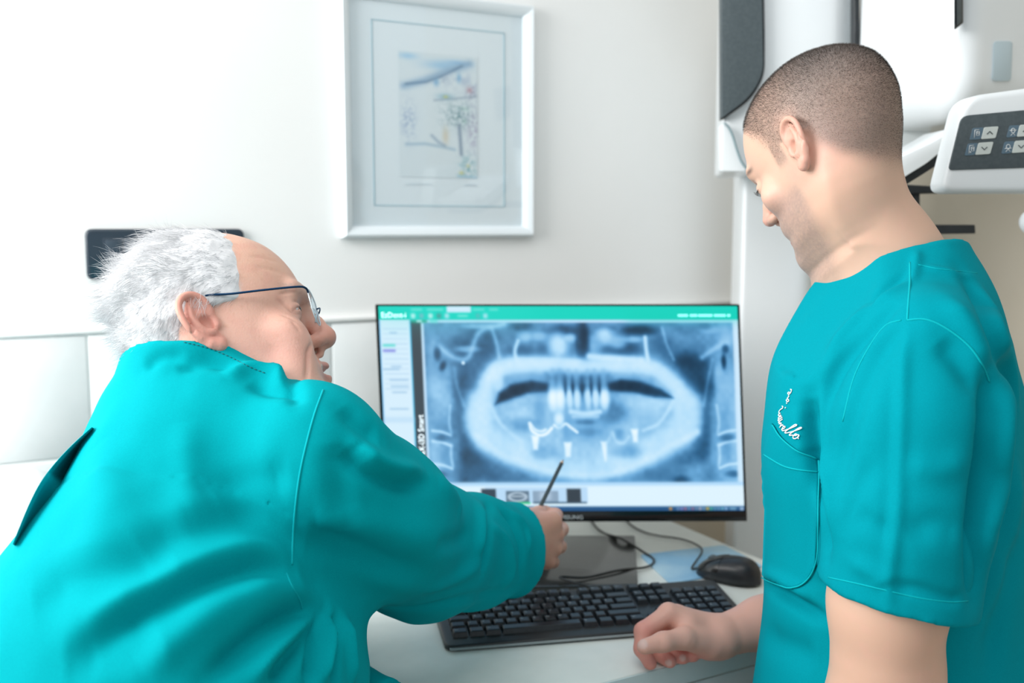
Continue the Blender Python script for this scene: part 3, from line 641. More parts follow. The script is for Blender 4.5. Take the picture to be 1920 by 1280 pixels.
# ================================================================ X-RAY UNIT
colc = toW([C3(1460, 700, 2.0)])[0]
xr = thing('xray_unit', 'large white panoramic X-ray unit with dark panels behind the standing man', 'x-ray machine', Vector((colc[0], colc[1], 0)))
def plan(name, pts, z0, z1, bw, seg=5):
    """upright body from a plan outline (camera frame x, y) between two heights"""
    return prism_mesh(name, cm([(x, y, z1) for x, y in pts]), cm([(x, y, z0) for x, y in pts]), bw, seg)
XA = lambda x, D: ((x - 960) / FPX * D / (cp + 0), D)
def xd(x, D): q = C3(x, 425, D); return (q[0], D)
c0, c1 = xd(1387, 1.98), xd(1533, 1.98)
out = rounded([(c0[0], 1.96), (c1[0], 1.96), (c1[0] + .02, 2.14), (c0[0] + .02, 2.14)], [.012, .05, .03, .012], 8)
part('column', plan('column', out, -CAMZ + .001, C3(1400, 322, 1.98)[2] + .25, .004, 2), M_white, xr)
part('foot_plate', plan('foot_plate', rounded([(c0[0] - .06, 1.9), (c1[0] + .1, 1.9), (c1[0] + .1, 2.16), (c0[0] - .06, 2.16)], .03), -CAMZ, -CAMZ + .03, .004), M_white2, xr)
# sensor head, with the dark panel on its front
hb = rounded([(1350, -130), (1350, 322), (1470, 322), (1606, 300), (1606, -130)], [4, 10, 30, 20, 4], 6)
a0, a1 = xd(1351, 1.78), xd(1604, 1.78)
out = rounded([(a0[0], 1.77), (a1[0] - .03, 1.77), (a1[0], 1.83), (a1[0] + .03, 2.0), (a0[0] + .03, 2.0)], [.012, .07, .05, .02, .02], 8)
part('sensor_head', plan('sensor_head', out, C3(1400, 322, 1.77)[2], C3(1400, -150, 1.77)[2], .012, 4), M_white, xr)
dk = rounded([(1353, -150), (1426, -150), (1430, 60), (1431, 138), (1405, 182), (1354, 221)], [2, 2, 4, 26, 22, 3], 6)
part('dark_panel', slab('dark_panel', dk, 1.745, .022, .003, 3), M_grey, xr, 'dark grey sensor panel')
dk2 = rounded([(1352, -150), (1430, -150), (1434, 60), (1434, 142), (1408, 187), (1353, 226)], [2, 2, 4, 26, 22, 3], 6)
part('panel_rim', slab('panel_rim', dk2, 1.758, .02, .002, 2), M_dark, xr)
lip = [(1352, 232), (1352, 322), (1402, 322), (1394, 306), (1384, 282), (1376, 255), (1364, 236)]
part('side_cover', slab('side_cover', rounded(lip, 4, 3), 1.752, .03, .004, 3), M_white, xr)
pts = [C3(*q, 1.749) for q in ((1358, 230), (1366, 238), (1374, 255), (1381, 278), (1389, 300), (1397, 312), (1404, 318))]
part('cover_seam', tube_mesh('cover_seam', toW(spline(pts, 5)), .0018, 6), mat('blue_grey_seam', srgb(120, 146, 152), .5), xr)
# tube head: a rounded box with its near corner towards the room
A_, B_, Cc, D_ = xd(1596, 1.74), xd(1788, 1.52), xd(1990, 1.64), (xd(1788, 1.52)[0] + .02, 1.95)
out = rounded([A_, B_, Cc, D_], [.01, .05, .03, .02], 8)
ring_ = np.array(out); cen = ring_.mean(0); zb, zt, rf = C3(1740, 233, 1.60)[2], C3(1740, -160, 1.6)[2], .075
V = []; lv = [(zb + rf * (1 - math.sin(a_)), rf * (1 - math.cos(a_))) for a_ in np.linspace(math.pi / 2, 0, 12)]; lv = [(z_, i_) for z_, i_ in lv] + [(zt, 0)]
for z_, i_ in lv:
    dd = ring_ - cen; L_ = np.linalg.norm(dd, axis=1)[:, None]; rr_ = cen + dd / L_ * np.maximum(L_ - i_, .01)
    V += [(x, y, z_) for x, y in rr_]
m_ = len(ring_); F = [(k * m_ + j, k * m_ + (j + 1) % m_, (k + 1) * m_ + (j + 1) % m_, (k + 1) * m_ + j) for k in range(len(lv) - 1) for j in range(m_)]
bm = bmesh.new(); vs = [bm.verts.new(Vector(p)) for p in toW(V)]
for q_ in F: bm.faces.new([vs[i] for i in q_])
bm.faces.new(vs[:m_][::-1]); bm.faces.new(vs[-m_:]); bmesh.ops.recalc_face_normals(bm, faces=bm.faces)
part('tube_head', sharp(bm_mesh('tube_head', bm), 50), M_white, xr)
part('head_gap', slab('head_gap', [(1602, -150), (1612, -150), (1612, 190), (1602, 190)], 1.735, .02, .001, 1), M_dark, xr)
# fittings on the right face of the tube head
nrm = np.array([Cc[1] - B_[1], -(Cc[0] - B_[0]), 0]); nrm /= np.linalg.norm(nrm)      # outward (towards camera)
if nrm[1] > 0: nrm = -nrm
def onface(x, y, off):
    r = C3(x, y, 1.0); P0 = np.array([B_[0], B_[1], 0]); t = ((P0 + nrm * off) @ nrm) / (r @ nrm); return r * t
def facepart(name, outline, off, thick, bw, m, parent, label=None):
    return part(name, prism_mesh(name, cm([onface(x, y, off) for x, y in outline]), cm([onface(x, y, off - thick) for x, y in outline]), bw, 2), m, parent, label)
facepart('handle_slot', [(1789, -60), (1806, -60), (1806, 43), (1789, 57)], .006, .02, .0015, M_dark, xr, 'black handle slot')
facepart('handle_grip', [(1794, -60), (1803, -60), (1803, 40), (1794, 48)], .0085, .006, .001, M_grey, xr)
facepart('cover_plate', rounded([(1864, 77), (1899, 77), (1896, 152), (1861, 152)], 7, 5), .002, .006, .001, M_bluegrey, xr, 'pale blue cover plate')
# lower carriage: shelf, white arm, dark rails
part('carriage', slab('carriage', rounded([(1560, 226), (1745, 226), (1745, 300), (1560, 320)], 6), 1.72, .2, .006, 3), M_white2, xr)
part('support_arm', slab('support_arm', rounded([(1560, 330), (1640, 318), (1697, 290), (1745, 268), (1800, 236), (1840, 240), (1782, 270), (1738, 306), (1688, 337), (1600, 366)], 6, 3), 1.44, .12, .006, 3), M_white, xr, 'white arm carrying the control panel')
part('arm_underside', slab('arm_underside', rounded([(1600, 362), (1688, 334), (1740, 303), (1784, 268), (1778, 296), (1738, 322), (1690, 352), (1600, 380)], 3, 3), 1.455, .1, .003, 2), M_dark, xr, 'black underside of the arm')
part('rail', slab('rail', [(1600, 345), (1690, 345), (1775, 350), (1770, 362), (1690, 364), (1600, 364)], 1.6, .03, .003, 2), M_dark, xr)
part('bite_post', slab('bite_post', [(1704, 352), (1726, 352), (1726, 430), (1704, 430)], 1.61, .025, .003, 2), M_dark, xr)
part('chin_bar', slab('chin_bar', [(1660, 421), (1829, 421), (1830, 438), (1660, 440)], 1.6, .03, .002, 2), M_dark, xr)
bm = bmesh.new(); bmesh.ops.create_uvsphere(bm, u_segments=24, v_segments=16, radius=.02)
bm.transform(Matrix.Translation(Vector(toW([C3(1938, 416, 1.5)])[0]))); part('knob', bm_mesh('knob', bm, True), M_white, xr)
part('knob_arm', slab('knob_arm', [(1932, 330), (1946, 330), (1946, 416), (1932, 416)], 1.5, .012, .003), M_white2, xr)
# cone at the side of the column
def lathe(name, a, b, prof, n=24):
    a = np.array(a); b = np.array(b); ax = b - a; pts = [a + ax * t for t, r in prof]; V, F = tube_np(pts, [max(r, 1e-4) for t, r in prof], n)
    return mesh_np(name, toW(V), F)
part('cone', lathe('cone', C3(1546, 470, 1.93), C3(1546, 563, 1.93), [(0, .022), (.5, .020), (.85, .014), (1, .012)]), M_white, xr)
part('cone_tip', lathe('cone_tip', C3(1546, 560, 1.93), C3(1543, 640, 1.93), [(0, .012), (1, .011)]), mat('cream_plastic', (.62, .60, .52, 1), .5), xr, 'cream tip of the cone')
coil = [C3(1562 + 4 * math.cos(t * 2.6), 540 + t * 5, 1.95) for t in np.linspace(0, 30, 160)]
part('coiled_cord', tube_mesh('coiled_cord', toW(coil), .0022, 6), M_white2, xr)
# control panel
DP = 1.30
cpn = part('control_panel', slab('control_panel', rounded([(1812, 180), (2010, 153), (2010, 362), (1765, 362)], [34, 20, 20, 26], 8), DP, .05, .012, 5), M_white, xr, 'white control panel with up and down keys')
part('key_field', slab('key_field', rounded([(1804, 217), (2000, 199), (2000, 312), (1779, 319)], [14, 10, 10, 9], 6), DP - .0015, .004, .0008, 2), M_grey, cpn, 'dark grey key field')
def quad_btn(x0, y0, w1, w2, h, sk, up, kind):
    dy = -.07
    def o(xa, xb): return [(xa, y0 + dy * (xa - x0)), (xb, y0 + dy * (xb - x0)), (xb - sk, y0 + h + dy * (xb - x0)), (xa - sk, y0 + h + dy * (xa - x0))]
    part('icon_tab', slab('icon_tab', rounded(o(x0, x0 + w1), 2.5, 3), DP - .0022, .002, .0003, 1), M_icon, cpn)
    part('arrow_key', slab('arrow_key', rounded(o(x0 + w1 + .6, x0 + w1 + w2), 2.5, 3), DP - .0028, .0025, .0005, 1), M_btn, cpn)
    cx_, cy_ = x0 + w1 + w2 / 2 - sk / 2, y0 + h / 2 + dy * (w1 + w2 / 2); s = 1 if up else -1
    part('arrow_mark', tube_mesh('arrow_mark', toW([C3(cx_ - 5.2, cy_ + 2.6 * s, DP - .0031), C3(cx_, cy_ - 2.6 * s, DP - .0031), C3(cx_ + 5.2, cy_ + 2.6 * s, DP - .0031)]), .0006, 6), M_markdark, cpn)
    ix, iy = x0 + w1 / 2 - sk / 2, y0 + h / 2 + dy * w1 / 2; T = []
    def stp(pts): T.append(tube_np(toW([C3(ix + a_, iy + b_, DP - .0024) for a_, b_ in pts]), .00042, 5))
    if kind == 'jaw':
        stp([(-5, 8), (-3.4, -7), (4.2, -7.6)]); stp([(0, -4), (5, -4.2), (4.4, 3), (-.6, 3.4), (0, -4)]); stp([(1, -1), (4, -1.2)])
        if not up: stp([(-3, 4), (-1, 6), (-3, 7)])
    else:
        stp([(3.6 * math.cos(t) + .2, 4.2 * math.sin(t) - 1.4) for t in np.linspace(0, 6.28, 14)]); stp([(-6.5, -1.5 if up else 2), (6.5, -2.2 if up else 1.4)]); stp([(-4.5, 8), (0, 3.4), (4, 8)])
    part('icon_mark', mesh_np('icon_mark', *cat(T)), M_mark, cpn)
quad_btn(1824, 240, 21, 28, 22.5, 6, True, 'jaw'); quad_btn(1815, 269, 19.5, 29, 23, 6.5, False, 'jaw')
quad_btn(1893, 235.5, 19, 29, 22.5, 6, True, 'head'); quad_btn(1884, 265.5, 19, 30, 23, 6.5, False, 'head')
# ================================================================ SCULPTING TOOLS (signed distances -> one continuous surface)
f32 = np.float32
def smin(a, b, k):
    if k <= 0: return np.minimum(a, b)
    h = np.maximum(k - np.abs(a - b), 0) / k; return np.minimum(a, b) - h * h * k * .25
def smax(a, b, k): return -smin(-a, -b, k)
def cap(a, b, ra, rb=None, flat=None):
    """tapered limb; returns (fn, centre, radius)"""
    a = np.array(a, f32); b = np.array(b, f32); rb = ra if rb is None else rb; ab = b - a; L = max(float(ab @ ab), 1e-9)
    def fn(p):
        t = np.clip(((p - a) @ ab) / L, 0, 1); q = p - a - t[:, None] * ab
        return np.sqrt((q * q).sum(1)) - (ra + (rb - ra) * t)
    return fn, (a + b) / 2, float(np.sqrt(L)) / 2 + max(ra, rb)
def ell(c, r, R=None):
    c = np.array(c, f32); r = np.array(r, f32)
    def fn(p):
        q = p - c
        if R is not None: q = q @ R
        k0 = np.sqrt(((q / r) ** 2).sum(1)); k1 = np.sqrt(((q / (r * r)) ** 2).sum(1)) + 1e-9
        return k0 * (k0 - 1) / k1
    return fn, c, float(max(r))
class Field:
    def __init__(s): s.ops = []
    def add(s, prim, k=.01, op='u', M=None, mg=.05):
        fn, c, R = prim
        if M is not None:                                   # primitive given in a local frame M = (centre, axes)
            c0, A = M[:2]; sc = f32(M[2] if len(M) > 2 else 1.0); f0 = fn; c = c0 + A @ np.asarray(c, float) * sc; R = R * float(sc)
            fn = lambda p: f0((p - c0.astype(f32)) @ A.astype(f32) / sc) * sc
        s.ops.append((fn, np.asarray(c, f32), R, k, op, mg)); return s
    def chain(s, pts, rs, k=.01, M=None):
        for i in range(len(pts) - 1): s.add(cap(pts[i], pts[i + 1], rs[i], rs[i + 1]), k, 'u', M)
        return s
    def __call__(s, p):
        d = np.full(len(p), .5, f32)
        for fn, c, R, k, op, mg in s.ops:
            q = p - c; idx = np.nonzero((q * q).sum(1) < (R + mg) ** 2)[0]
            if not len(idx): continue
            v = fn(p[idx])
            d[idx] = smin(d[idx], v, k) if op == 'u' else smax(d[idx], -v, k)
        return d
def sculpt(f, lo, hi, h, B=10):
    """surface nets over a sparse grid of step h"""
    lo = np.array(lo, f32); n = np.ceil((np.array(hi) - lo) / (h * B)).astype(int)
    bs = h * B
    ci = np.stack(np.meshgrid(*[np.arange(k) for k in n], indexing='ij'), -1).reshape(-1, 3)
    cc = (lo + (ci + .5) * bs).astype(f32); dc = f(cc)
    act = np.abs(dc) < bs * .87 + .022
    V = np.repeat(np.repeat(np.repeat(np.where(dc < 0, -1, 1).astype(f32).reshape(n), B, 0), B, 1), B, 2)
    off = np.stack(np.meshgrid(*[np.arange(B)] * 3, indexing='ij'), -1).reshape(-1, 3)
    A = ci[act]
    for s in range(0, len(A), 400):
        g = (A[s:s + 400, None, :] * B + off[None]).reshape(-1, 3)
        V[g[:, 0], g[:, 1], g[:, 2]] = f((lo + g * h).astype(f32))
    ins = V < 0; i8 = ins.astype(np.int8)
    sm = i8[:-1] + i8[1:]; sm = sm[:, :-1] + sm[:, 1:]; sm = sm[:, :, :-1] + sm[:, :, 1:]
    cells = np.argwhere((sm > 0) & (sm < 8)).astype(np.int32); del sm
    idm = np.full([k * B - 1 for k in n], -1, np.int32); idm[cells[:, 0], cells[:, 1], cells[:, 2]] = np.arange(len(cells))
    crn = np.array([[i, j, k] for i in (0, 1) for j in (0, 1) for k in (0, 1)])
    cv = np.stack([V[cells[:, 0] + c[0], cells[:, 1] + c[1], cells[:, 2] + c[2]] for c in crn], 1)
    acc = np.zeros((len(cells), 3)); cnt = np.zeros(len(cells))
    for a in range(8):
        for b in range(a + 1, 8):
            if np.abs(crn[a] - crn[b]).sum() != 1: continue
            m = (cv[:, a] < 0) != (cv[:, b] < 0)
            t = cv[m, a] / (cv[m, a] - cv[m, b]); acc[m] += crn[a] + t[:, None] * (crn[b] - crn[a]); cnt[m] += 1
    P = lo + (cells + acc / cnt[:, None]) * h
    Q = []
    for ax in range(3):
        s0 = [slice(None)] * 3; s1 = [slice(None)] * 3; s0[ax] = slice(0, -1); s1[ax] = slice(1, None)
        e = np.argwhere(ins[tuple(s0)] != ins[tuple(s1)]); b, c = [(1, 2), (2, 0), (0, 1)][ax]
        e = e[(e[:, b] > 0) & (e[:, c] > 0) & (e[:, b] < V.shape[b] - 1) & (e[:, c] < V.shape[c] - 1)]
        fl = ins[e[:, 0], e[:, 1], e[:, 2]]
        def at(db, dc_):
            q = e.copy(); q[:, b] += db; q[:, c] += dc_; return idm[q[:, 0], q[:, 1], q[:, 2]]
        q = np.stack([at(-1, -1), at(0, -1), at(0, 0), at(-1, 0)], 1); q[~fl] = q[~fl][:, ::-1]; Q.append(q)
    Q = np.concatenate(Q); Q = Q[(Q >= 0).all(1)]
    return P, Q
def vnormals(V, F):
    a = V[F[:, 2]] - V[F[:, 0]]; b = V[F[:, 3]] - V[F[:, 1]]; fn = np.cross(a, b); N = np.zeros_like(V)
    for k in range(4):
        for c in range(3): N[:, c] += np.bincount(F[:, k], fn[:, c], len(V))
    return N / (np.linalg.norm(N, axis=1)[:, None] + 1e-12)
def relax(V, F, it=1, w=.5):
    for _ in range(it):
        S = np.zeros_like(V); n = np.zeros(len(V))
        for k in range(4):
            i, j = F[:, k], F[:, (k + 1) % 4]
            for c in range(3): S[:, c] += np.bincount(i, V[j, c], len(V)) + np.bincount(j, V[i, c], len(V))
            n += np.bincount(i, minlength=len(V)) + np.bincount(j, minlength=len(V))
        V = V * (1 - w) + S / np.maximum(n, 1)[:, None] * w
    return V
class Drape:
    """finds points of a sculpted surface along sight lines, and folds it along lines that lie on it"""
    def __init__(s, V, F):
        s.V = V; s.F = F; s.N = vnormals(V, F); s.tree = None
    def hit(s, x, y):
        if s.tree is None: s.tree = BVHTree.FromPolygons([Vector(v) for v in s.V], s.F.tolist())
        r = Vector(C3(x, y, 1.0)); r.normalize()
        loc, nor, i, d = s.tree.ray_cast(Vector((0, 0, 0)), r)
        return (None, None) if loc is None else (np.array(loc), np.array(nor))
    def line(s, pts, n=6):
        out = []
        for x, y in spline(pts, n):
            l, nn = s.hit(x, y)
            if l is not None: out.append(l)
        return np.array(out)
    def fold(s, folds, gain=1.0):
        """(photo points, width, height, one-sided?) : ridge if height > 0, crease if < 0"""
        D = np.zeros(len(s.V))
        lines = [(s.line(p), wd, h) for p, wd, h in folds]
        for L, wd, h in lines:
            if len(L) < 2: continue
            lo = L.min(0) - 3.2 * wd; hi = L.max(0) + 3.2 * wd
            idx = np.nonzero(((s.V > lo) & (s.V < hi)).all(1))[0]
            if not len(idx): continue
            P = s.V[idx]; best = np.full(len(P), 1e9); tt = np.zeros(len(P)); m = len(L) - 1
            for i in range(m):
                ab = L[i + 1] - L[i]; q = P - L[i]; t = np.clip(q @ ab / max(ab @ ab, 1e-12), 0, 1); d = np.linalg.norm(q - t[:, None] * ab, axis=1)
                c = d < best; best[c] = d[c]; tt[c] = (i + t[c]) / m
            tap = np.clip(np.minimum(tt, 1 - tt) * 4 + .12, 0, 1) ** .7
            x = best / wd
            D[idx] += gain * h * tap * np.exp(-x * x * 1.4)
        s.V = s.V + s.N * D[:, None]; s.N = vnormals(s.V, s.F); s.tree = None
    def strip_tube(s, pts, r, lift=0.0, n=8, sides=6):
        L = []
        for x, y in spline(pts, n):
            l, nn = s.hit(x, y)
            if l is not None: L.append(l + nn * lift)
        L = np.array(L)
        for _ in range(2): L[1:-1] = (L[:-2] + 2 * L[1:-1] + L[2:]) / 4
        return tube_np(toW(L), r, sides)
def dashes(pts, length=.0035, gap=.002):
    """split a polyline into short stitches"""
    d = np.concatenate([[0], np.cumsum(np.linalg.norm(np.diff(pts, axis=0), axis=1))]); out = []; t = 0
    while t + length < d[-1]:
        ts = np.linspace(t, t + length, 3); out.append(np.stack([np.interp(ts, d, pts[:, k]) for k in range(3)], 1)); t += length + gap
    return out

# ---------------------------------------------------------------- head
HZ = np.array([-.124, -.119, -.112, -.100, -.088, -.077, -.066, -.056, -.045, -.030, -.012, .008, .022, .034, .048, .062, .078, .094, .108, .118, .126, .131])
HF = np.array([.052, .074, .088, .0935, .0935, .0910, .0955, .0960, .0930, .0900, .0890, .0900, .0965, .0985, .0965, .0925, .0850, .0730, .0560, .0400, .0200, .004])
HB = np.array([.000, .008, .016, .028, .040, .050, .058, .066, .074, .084, .093, .100, .104, .1055, .1065, .1060, .1020, .0930, .0790, .0620, .0390, .006])
HW = np.array([.016, .028, .037, .0475, .0555, .0600, .0625, .0645, .0660, .0690, .0715, .0730, .0740, .0750, .0760, .0755, .0725, .0655, .0545, .0420, .0250, .004])
zz = np.linspace(HZ[0], HZ[-1], 800)
def pch(x, y, xs):
    d = np.gradient(y, x); i = np.clip(np.searchsorted(x, xs) - 1, 0, len(x) - 2); h = x[i + 1] - x[i]; t = (xs - x[i]) / h
    return (2 * t ** 3 - 3 * t ** 2 + 1) * y[i] + (t ** 3 - 2 * t ** 2 + t) * h * d[i] + (-2 * t ** 3 + 3 * t ** 2) * y[i + 1] + (t ** 3 - t ** 2) * h * d[i + 1]
def head_core(fx=None, bx=None, wx=None):
    F_ = pch(HZ, HF + (0 if fx is None else fx), zz).astype(f32); B_ = pch(HZ, HB + (0 if bx is None else bx), zz).astype(f32); W_ = pch(HZ, HW + (0 if wx is None else wx), zz).astype(f32)
    zf = zz.astype(f32)
    def fn(p):
        x, y, z = np.abs(p[:, 0]), p[:, 1], p[:, 2]; zc = np.clip(z, zf[0], zf[-1])
        f_ = np.interp(zc, zf, F_); b_ = np.interp(zc, zf, B_); w_ = np.interp(zc, zf, W_)
        y0 = -.012 + .02 * np.clip((-.03 - zc) / .06, 0, 1); yy = y - y0
        l = np.where(yy > 0, f_ - y0, b_ + y0); l = np.maximum(l, .004); n = np.where(yy > 0, 2.35, 2.1)
        q = ((x / w_) ** n + (np.abs(yy) / l) ** n) ** (1 / n)
        d = (q - 1) * np.minimum(w_, l)
        return np.maximum(d, np.maximum(zf[0] - z, z - zf[-1])).astype(f32)
    return fn, np.array([0, 0, 0.0]), .14
def frame3(fwd_yaw, pitch, roll):
    """axes (right, forward, up): heading in the camera frame, nose-down pitch, roll to the person's left"""
    F = np.array([math.cos(fwd_yaw), math.sin(fwd_yaw), 0]); R = np.array([F[1], -F[0], 0]); U = np.array([0, 0, 1.0])
    F, U = F * math.cos(pitch) - U * math.sin(pitch), U * math.cos(pitch) + F * math.sin(pitch)
    R, U = R * math.cos(roll) + U * math.sin(roll), U * math.cos(roll) - R * math.sin(roll)
    return np.stack([R, F, U], 1)
def add_ear(f, M, side, tilt=.42, lean=0.0, sc=1.0):
    """side +1 right, -1 left; ear plane coordinates: a backwards, b up, c outwards"""
    c0, A = M[:2]; hs = M[2] if len(M) > 2 else 1.0; ct, st = math.cos(tilt), math.sin(tilt)
    base = np.array([side * .0715, -.006, .0])
    ax_a = np.array([side * st, -ct, 0]); ax_c = np.array([side * ct, st, 0]); ax_b = np.array([0, 0, 1.0])
    ca, sa = math.cos(lean), math.sin(lean); ax_a, ax_b = ax_a * ca - ax_b * sa, ax_b * ca + ax_a * sa
    Ae = A @ np.stack([ax_a, ax_b, ax_c], 1) * 1.0; Me = (c0 + A @ base * hs, Ae, hs)
    S = lambda *q: tuple(np.array(q) * sc)
    f.add(cap(S(.004, .008, -.004), S(.012, .002, .004), .009 * sc, .008 * sc), .006, 'u', Me)
    f.add(cap(S(.005, -.014, -.003), S(.006, -.02, .004), .006 * sc, .005 * sc), .006, 'u', Me)
    th = .25; Rl = np.array([[math.cos(th), math.sin(th), 0], [-math.sin(th), math.cos(th), 0], [0, 0, 1.0]]).T.astype(f32)
    f.add(ell(S(.012, .007, .006), S(.0165, .030, .0032), Rl), .004, 'u', Me)
    hel = [(.002, .003, .0035), (-.003, .013, .005), (-.0015, .026, .007), (.007, .0355, .0085), (.0185, .0365, .0095), (.0275, .0285, .0105), (.0305, .0150, .0110), (.0285, .0005, .0105), (.0215, -.0125, .009)]
    f.chain([S(*q) for q in spline(hel, 4)], [.0033 * sc] * (4 * (len(hel) - 1) + 1), .0022, Me)
    lob = [(.0215, -.0125, .009), (.0150, -.0225, .0080), (.0085, -.0275, .007), (.0035, -.0240, .0055)]
    f.chain([S(*q) for q in lob], [.0036 * sc, .0050 * sc, .0060 * sc, .0045 * sc], .004, Me)
    f.add(ell(S(.0085, -.0005, .0095), S(.0085, .0105, .0075)), .003, 's', Me)                 # concha
    f.add(ell(S(.0105, .0235, .0105), S(.0095, .0065, .0035), Rl), .003, 's', Me)              # hollow under the rim
    f.add(ell(S(.0245, .0100, .0125), S(.0022, .0170, .0035), Rl), .002, 's', Me)
    ant = [(.0165, .0240, .0085), (.0205, .0120, .0095), (.0185, .0000, .0092), (.0125, -.0095, .0085), (.0065, -.0115, .0082)]
    f.chain([S(*q) for q in spline(ant, 3)], list(np.linspace(.0022, .0034, 13) * sc), .003, Me)
    f.add(cap(S(-.0030, .0005, .004), S(-.0015, -.0055, .0058), .0042 * sc, .0038 * sc), .003, 'u', Me)      # tragus
    return Me
def add_head(f, M, old):
    L = lambda prim, k=.01, op='u': f.add(prim, k, op, M)
    if old: f.add(head_core(bx=np.full(len(HZ), -.010), wx=np.interp(HZ, [-.11, -.08, -.04, 0, .05], [.003, .007, .005, .001, 0]), fx=np.interp(HZ, [-.124, -.06, 0], [.002, 0, 0])), .004, 'u', M)
    else: f.add(head_core(bx=np.interp(HZ, [-.05, -.01, .03, .08, .12], [0, .008, .013, .010, .002])), .004, 'u', M)
    for s in (-1, 1):
        L(ell((s * .034, .101, .006), (.018, .013, .0125)), .016, 's')                           # eye hollow
        L(cap((s * .010, .0970 + .0015 * old, .027), (s * .041, .0845 + .002 * old, .029), .0065 + .001 * old, .006 + .001 * old), .012)              # brow
        L(ell((s * .048, .064, -.022), (.019, .020 if old else .014, .017)), .018)                                # cheekbone
        if old:
            L(ell((s * .045, .0690, -.040), (.020, .020, .022)), .014); L(ell((s * .043, .060, -.072), (.021, .024, .023)), .02)
            L(cap((s * .0165, .0965, -.037), (s * .031, .0830, -.066), .0030, .0028), .006, 's')  # fold beside the mouth
            L(cap((s * .031, .0860, -.006), (s * .044, .0740, -.012), .003, .002), .006, 's')     # under-eye
        L(ell((s * .0325, .0765 if old else .0790, .006), (.0140 if old else .0135, .0135, .0128)), .011 if old else .005)                            # lids over the eye
        L(cap((s * .0225, .0928, .005), (s * .0425, .0850, .0040), .0014 if old else .0016, .0011), .0015, 's')    # lid opening
        L(cap((s * .0215, .0940, .0130), (s * .0445, .0840, .0120), .0013, .0012), .003, 's')    # upper-lid crease
    tip = (0, .1180, -.0220) if not old else (0, .1085, -.0230)
    nb_ = (0, .1030 if old else .1075, -.006); L(cap((0, .0925, .014), nb_, .0078, .0090), .010); L(cap(nb_, tip, .0090, .0122 if old else .0098), .006)
    if old: L(ell((0, .1080, -.0235), (.0140, .0125, .0125)), .005)
    for s in (-1, 1):
        L(ell((s * (.0130 if old else .0115), .0985 if old else .1045, -.0285), (.0085 if old else .0068, .0105, .0080 if old else .0070)), .006)
        L(ell((s * .0068, .1050 if old else .1110, -.0380), (.0034, .0060, .0050)), .002, 's')
    L(cap((0, .1020 if old else .1085, -.0345), (0, .0985, -.0420), .0038, .0040), .005)
    L(cap((0, .0985, -.0460), (0, .0985, -.0520), .0035), .004, 's') if not old else None
    # lips
    for s in (-1, 1):
        L(cap((0, .0985, -.0575), (s * .0235, .0865, -.0610), .0048, .0022), .005); L(cap((0, .0965, -.0715), (s * .0215, .0850, -.0660), .0056, .0022), .005)
    if old:
        L(ell((0, .0960, -.0645), (.0235, .0120, .0052)), .0015, 's'); L(ell((0, .0810, -.0635), (.0230, .0135, .0060)), .001)     # open smile, teeth behind
    else:
        for s in (-1, 1): L(cap((0, .1020, -.0640), (s * .0235, .0890, -.0632), .0009), .0015, 's')
    L(ell((0, .0865, -.100), (.0155, .0125, .0125)), .014)
    for s in (1, -1): add_ear(f, M, s, .36 if old else .22, .27 if old else .05, .98 if old else .97)
def loc_of(M, P): return (P - M[0]) @ M[1] / (M[2] if len(M) > 2 else 1.0)
def vnoise(P, s, seed=0):
    """smooth 3-D value noise 0..1"""
    r = np.random.default_rng(seed); T = r.random(4096).astype(f32); q = P * s; i = np.floor(q).astype(np.int64); f_ = q - i; f_ = f_ * f_ * (3 - 2 * f_)
    def hsh(a, b, c): return T[(a * 73856093 ^ b * 19349663 ^ c * 83492791) & 4095]
    out = 0
    for dx in (0, 1):
        for dy in (0, 1):
            for dz in (0, 1):
                out = out + hsh(i[:, 0] + dx, i[:, 1] + dy, i[:, 2] + dz) * (f_[:, 0] if dx else 1 - f_[:, 0]) * (f_[:, 1] if dy else 1 - f_[:, 1]) * (f_[:, 2] if dz else 1 - f_[:, 2])
    return out
def sstep(x, a, b): t = np.clip((x - a) / (b - a), 0, 1); return t * t * (3 - 2 * t)
def strands_np(root, pts_fn, r, nseg):
    """3-sided tapering hairs: pts_fn(k/nseg) gives (n,3) positions"""
    P = [pts_fn(t) for t in np.linspace(0, 1, nseg + 1)]; n = len(root); V = []
    T = P[1] - P[0]; T /= np.linalg.norm(T, axis=1)[:, None] + 1e-12
    a = np.cross(T, np.array([.3, .5, .81])); a /= np.linalg.norm(a, axis=1)[:, None] + 1e-12; b = np.cross(T, a)
    for k in range(nseg + 1):
        rr = (r * (1 - k / nseg) ** .6 + r * .12)
        rr = rr[:, None] if np.ndim(rr) else rr
        for j in range(3):
            an = j * 2.0944; V.append(P[k] + rr * (math.cos(an) * a + math.sin(an) * b))
    V = np.stack(V, 1)                                # n, (nseg+1)*3, 3
    F = []
    for k in range(nseg):
        for j in range(3): F.append((k * 3 + j, k * 3 + (j + 1) % 3, k * 3 + 3 + (j + 1) % 3, k * 3 + 3 + j))
    F = np.array(F); m = V.shape[1]
    return V.reshape(-1, 3), (F[None] + (np.arange(n) * m)[:, None, None]).reshape(-1, 4)
def scatter(V, F, mask_v, n, seed):
    """n random points on faces whose corners are all in the mask; returns points, face index"""
    r = np.random.default_rng(seed); ok = np.nonzero(mask_v[F].all(1))[0]
    a = np.linalg.norm(np.cross(V[F[ok, 2]] - V[F[ok, 0]], V[F[ok, 3]] - V[F[ok, 1]]), axis=1); p = a / a.sum()
    k = ok[r.choice(len(ok), n, p=p)]; u = r.random((n, 1)); v = r.random((n, 1)); q = V[F[k]]
    return (q[:, 0] * (1 - u) + q[:, 1] * u) * (1 - v) + (q[:, 3] * (1 - u) + q[:, 2] * u) * v, k
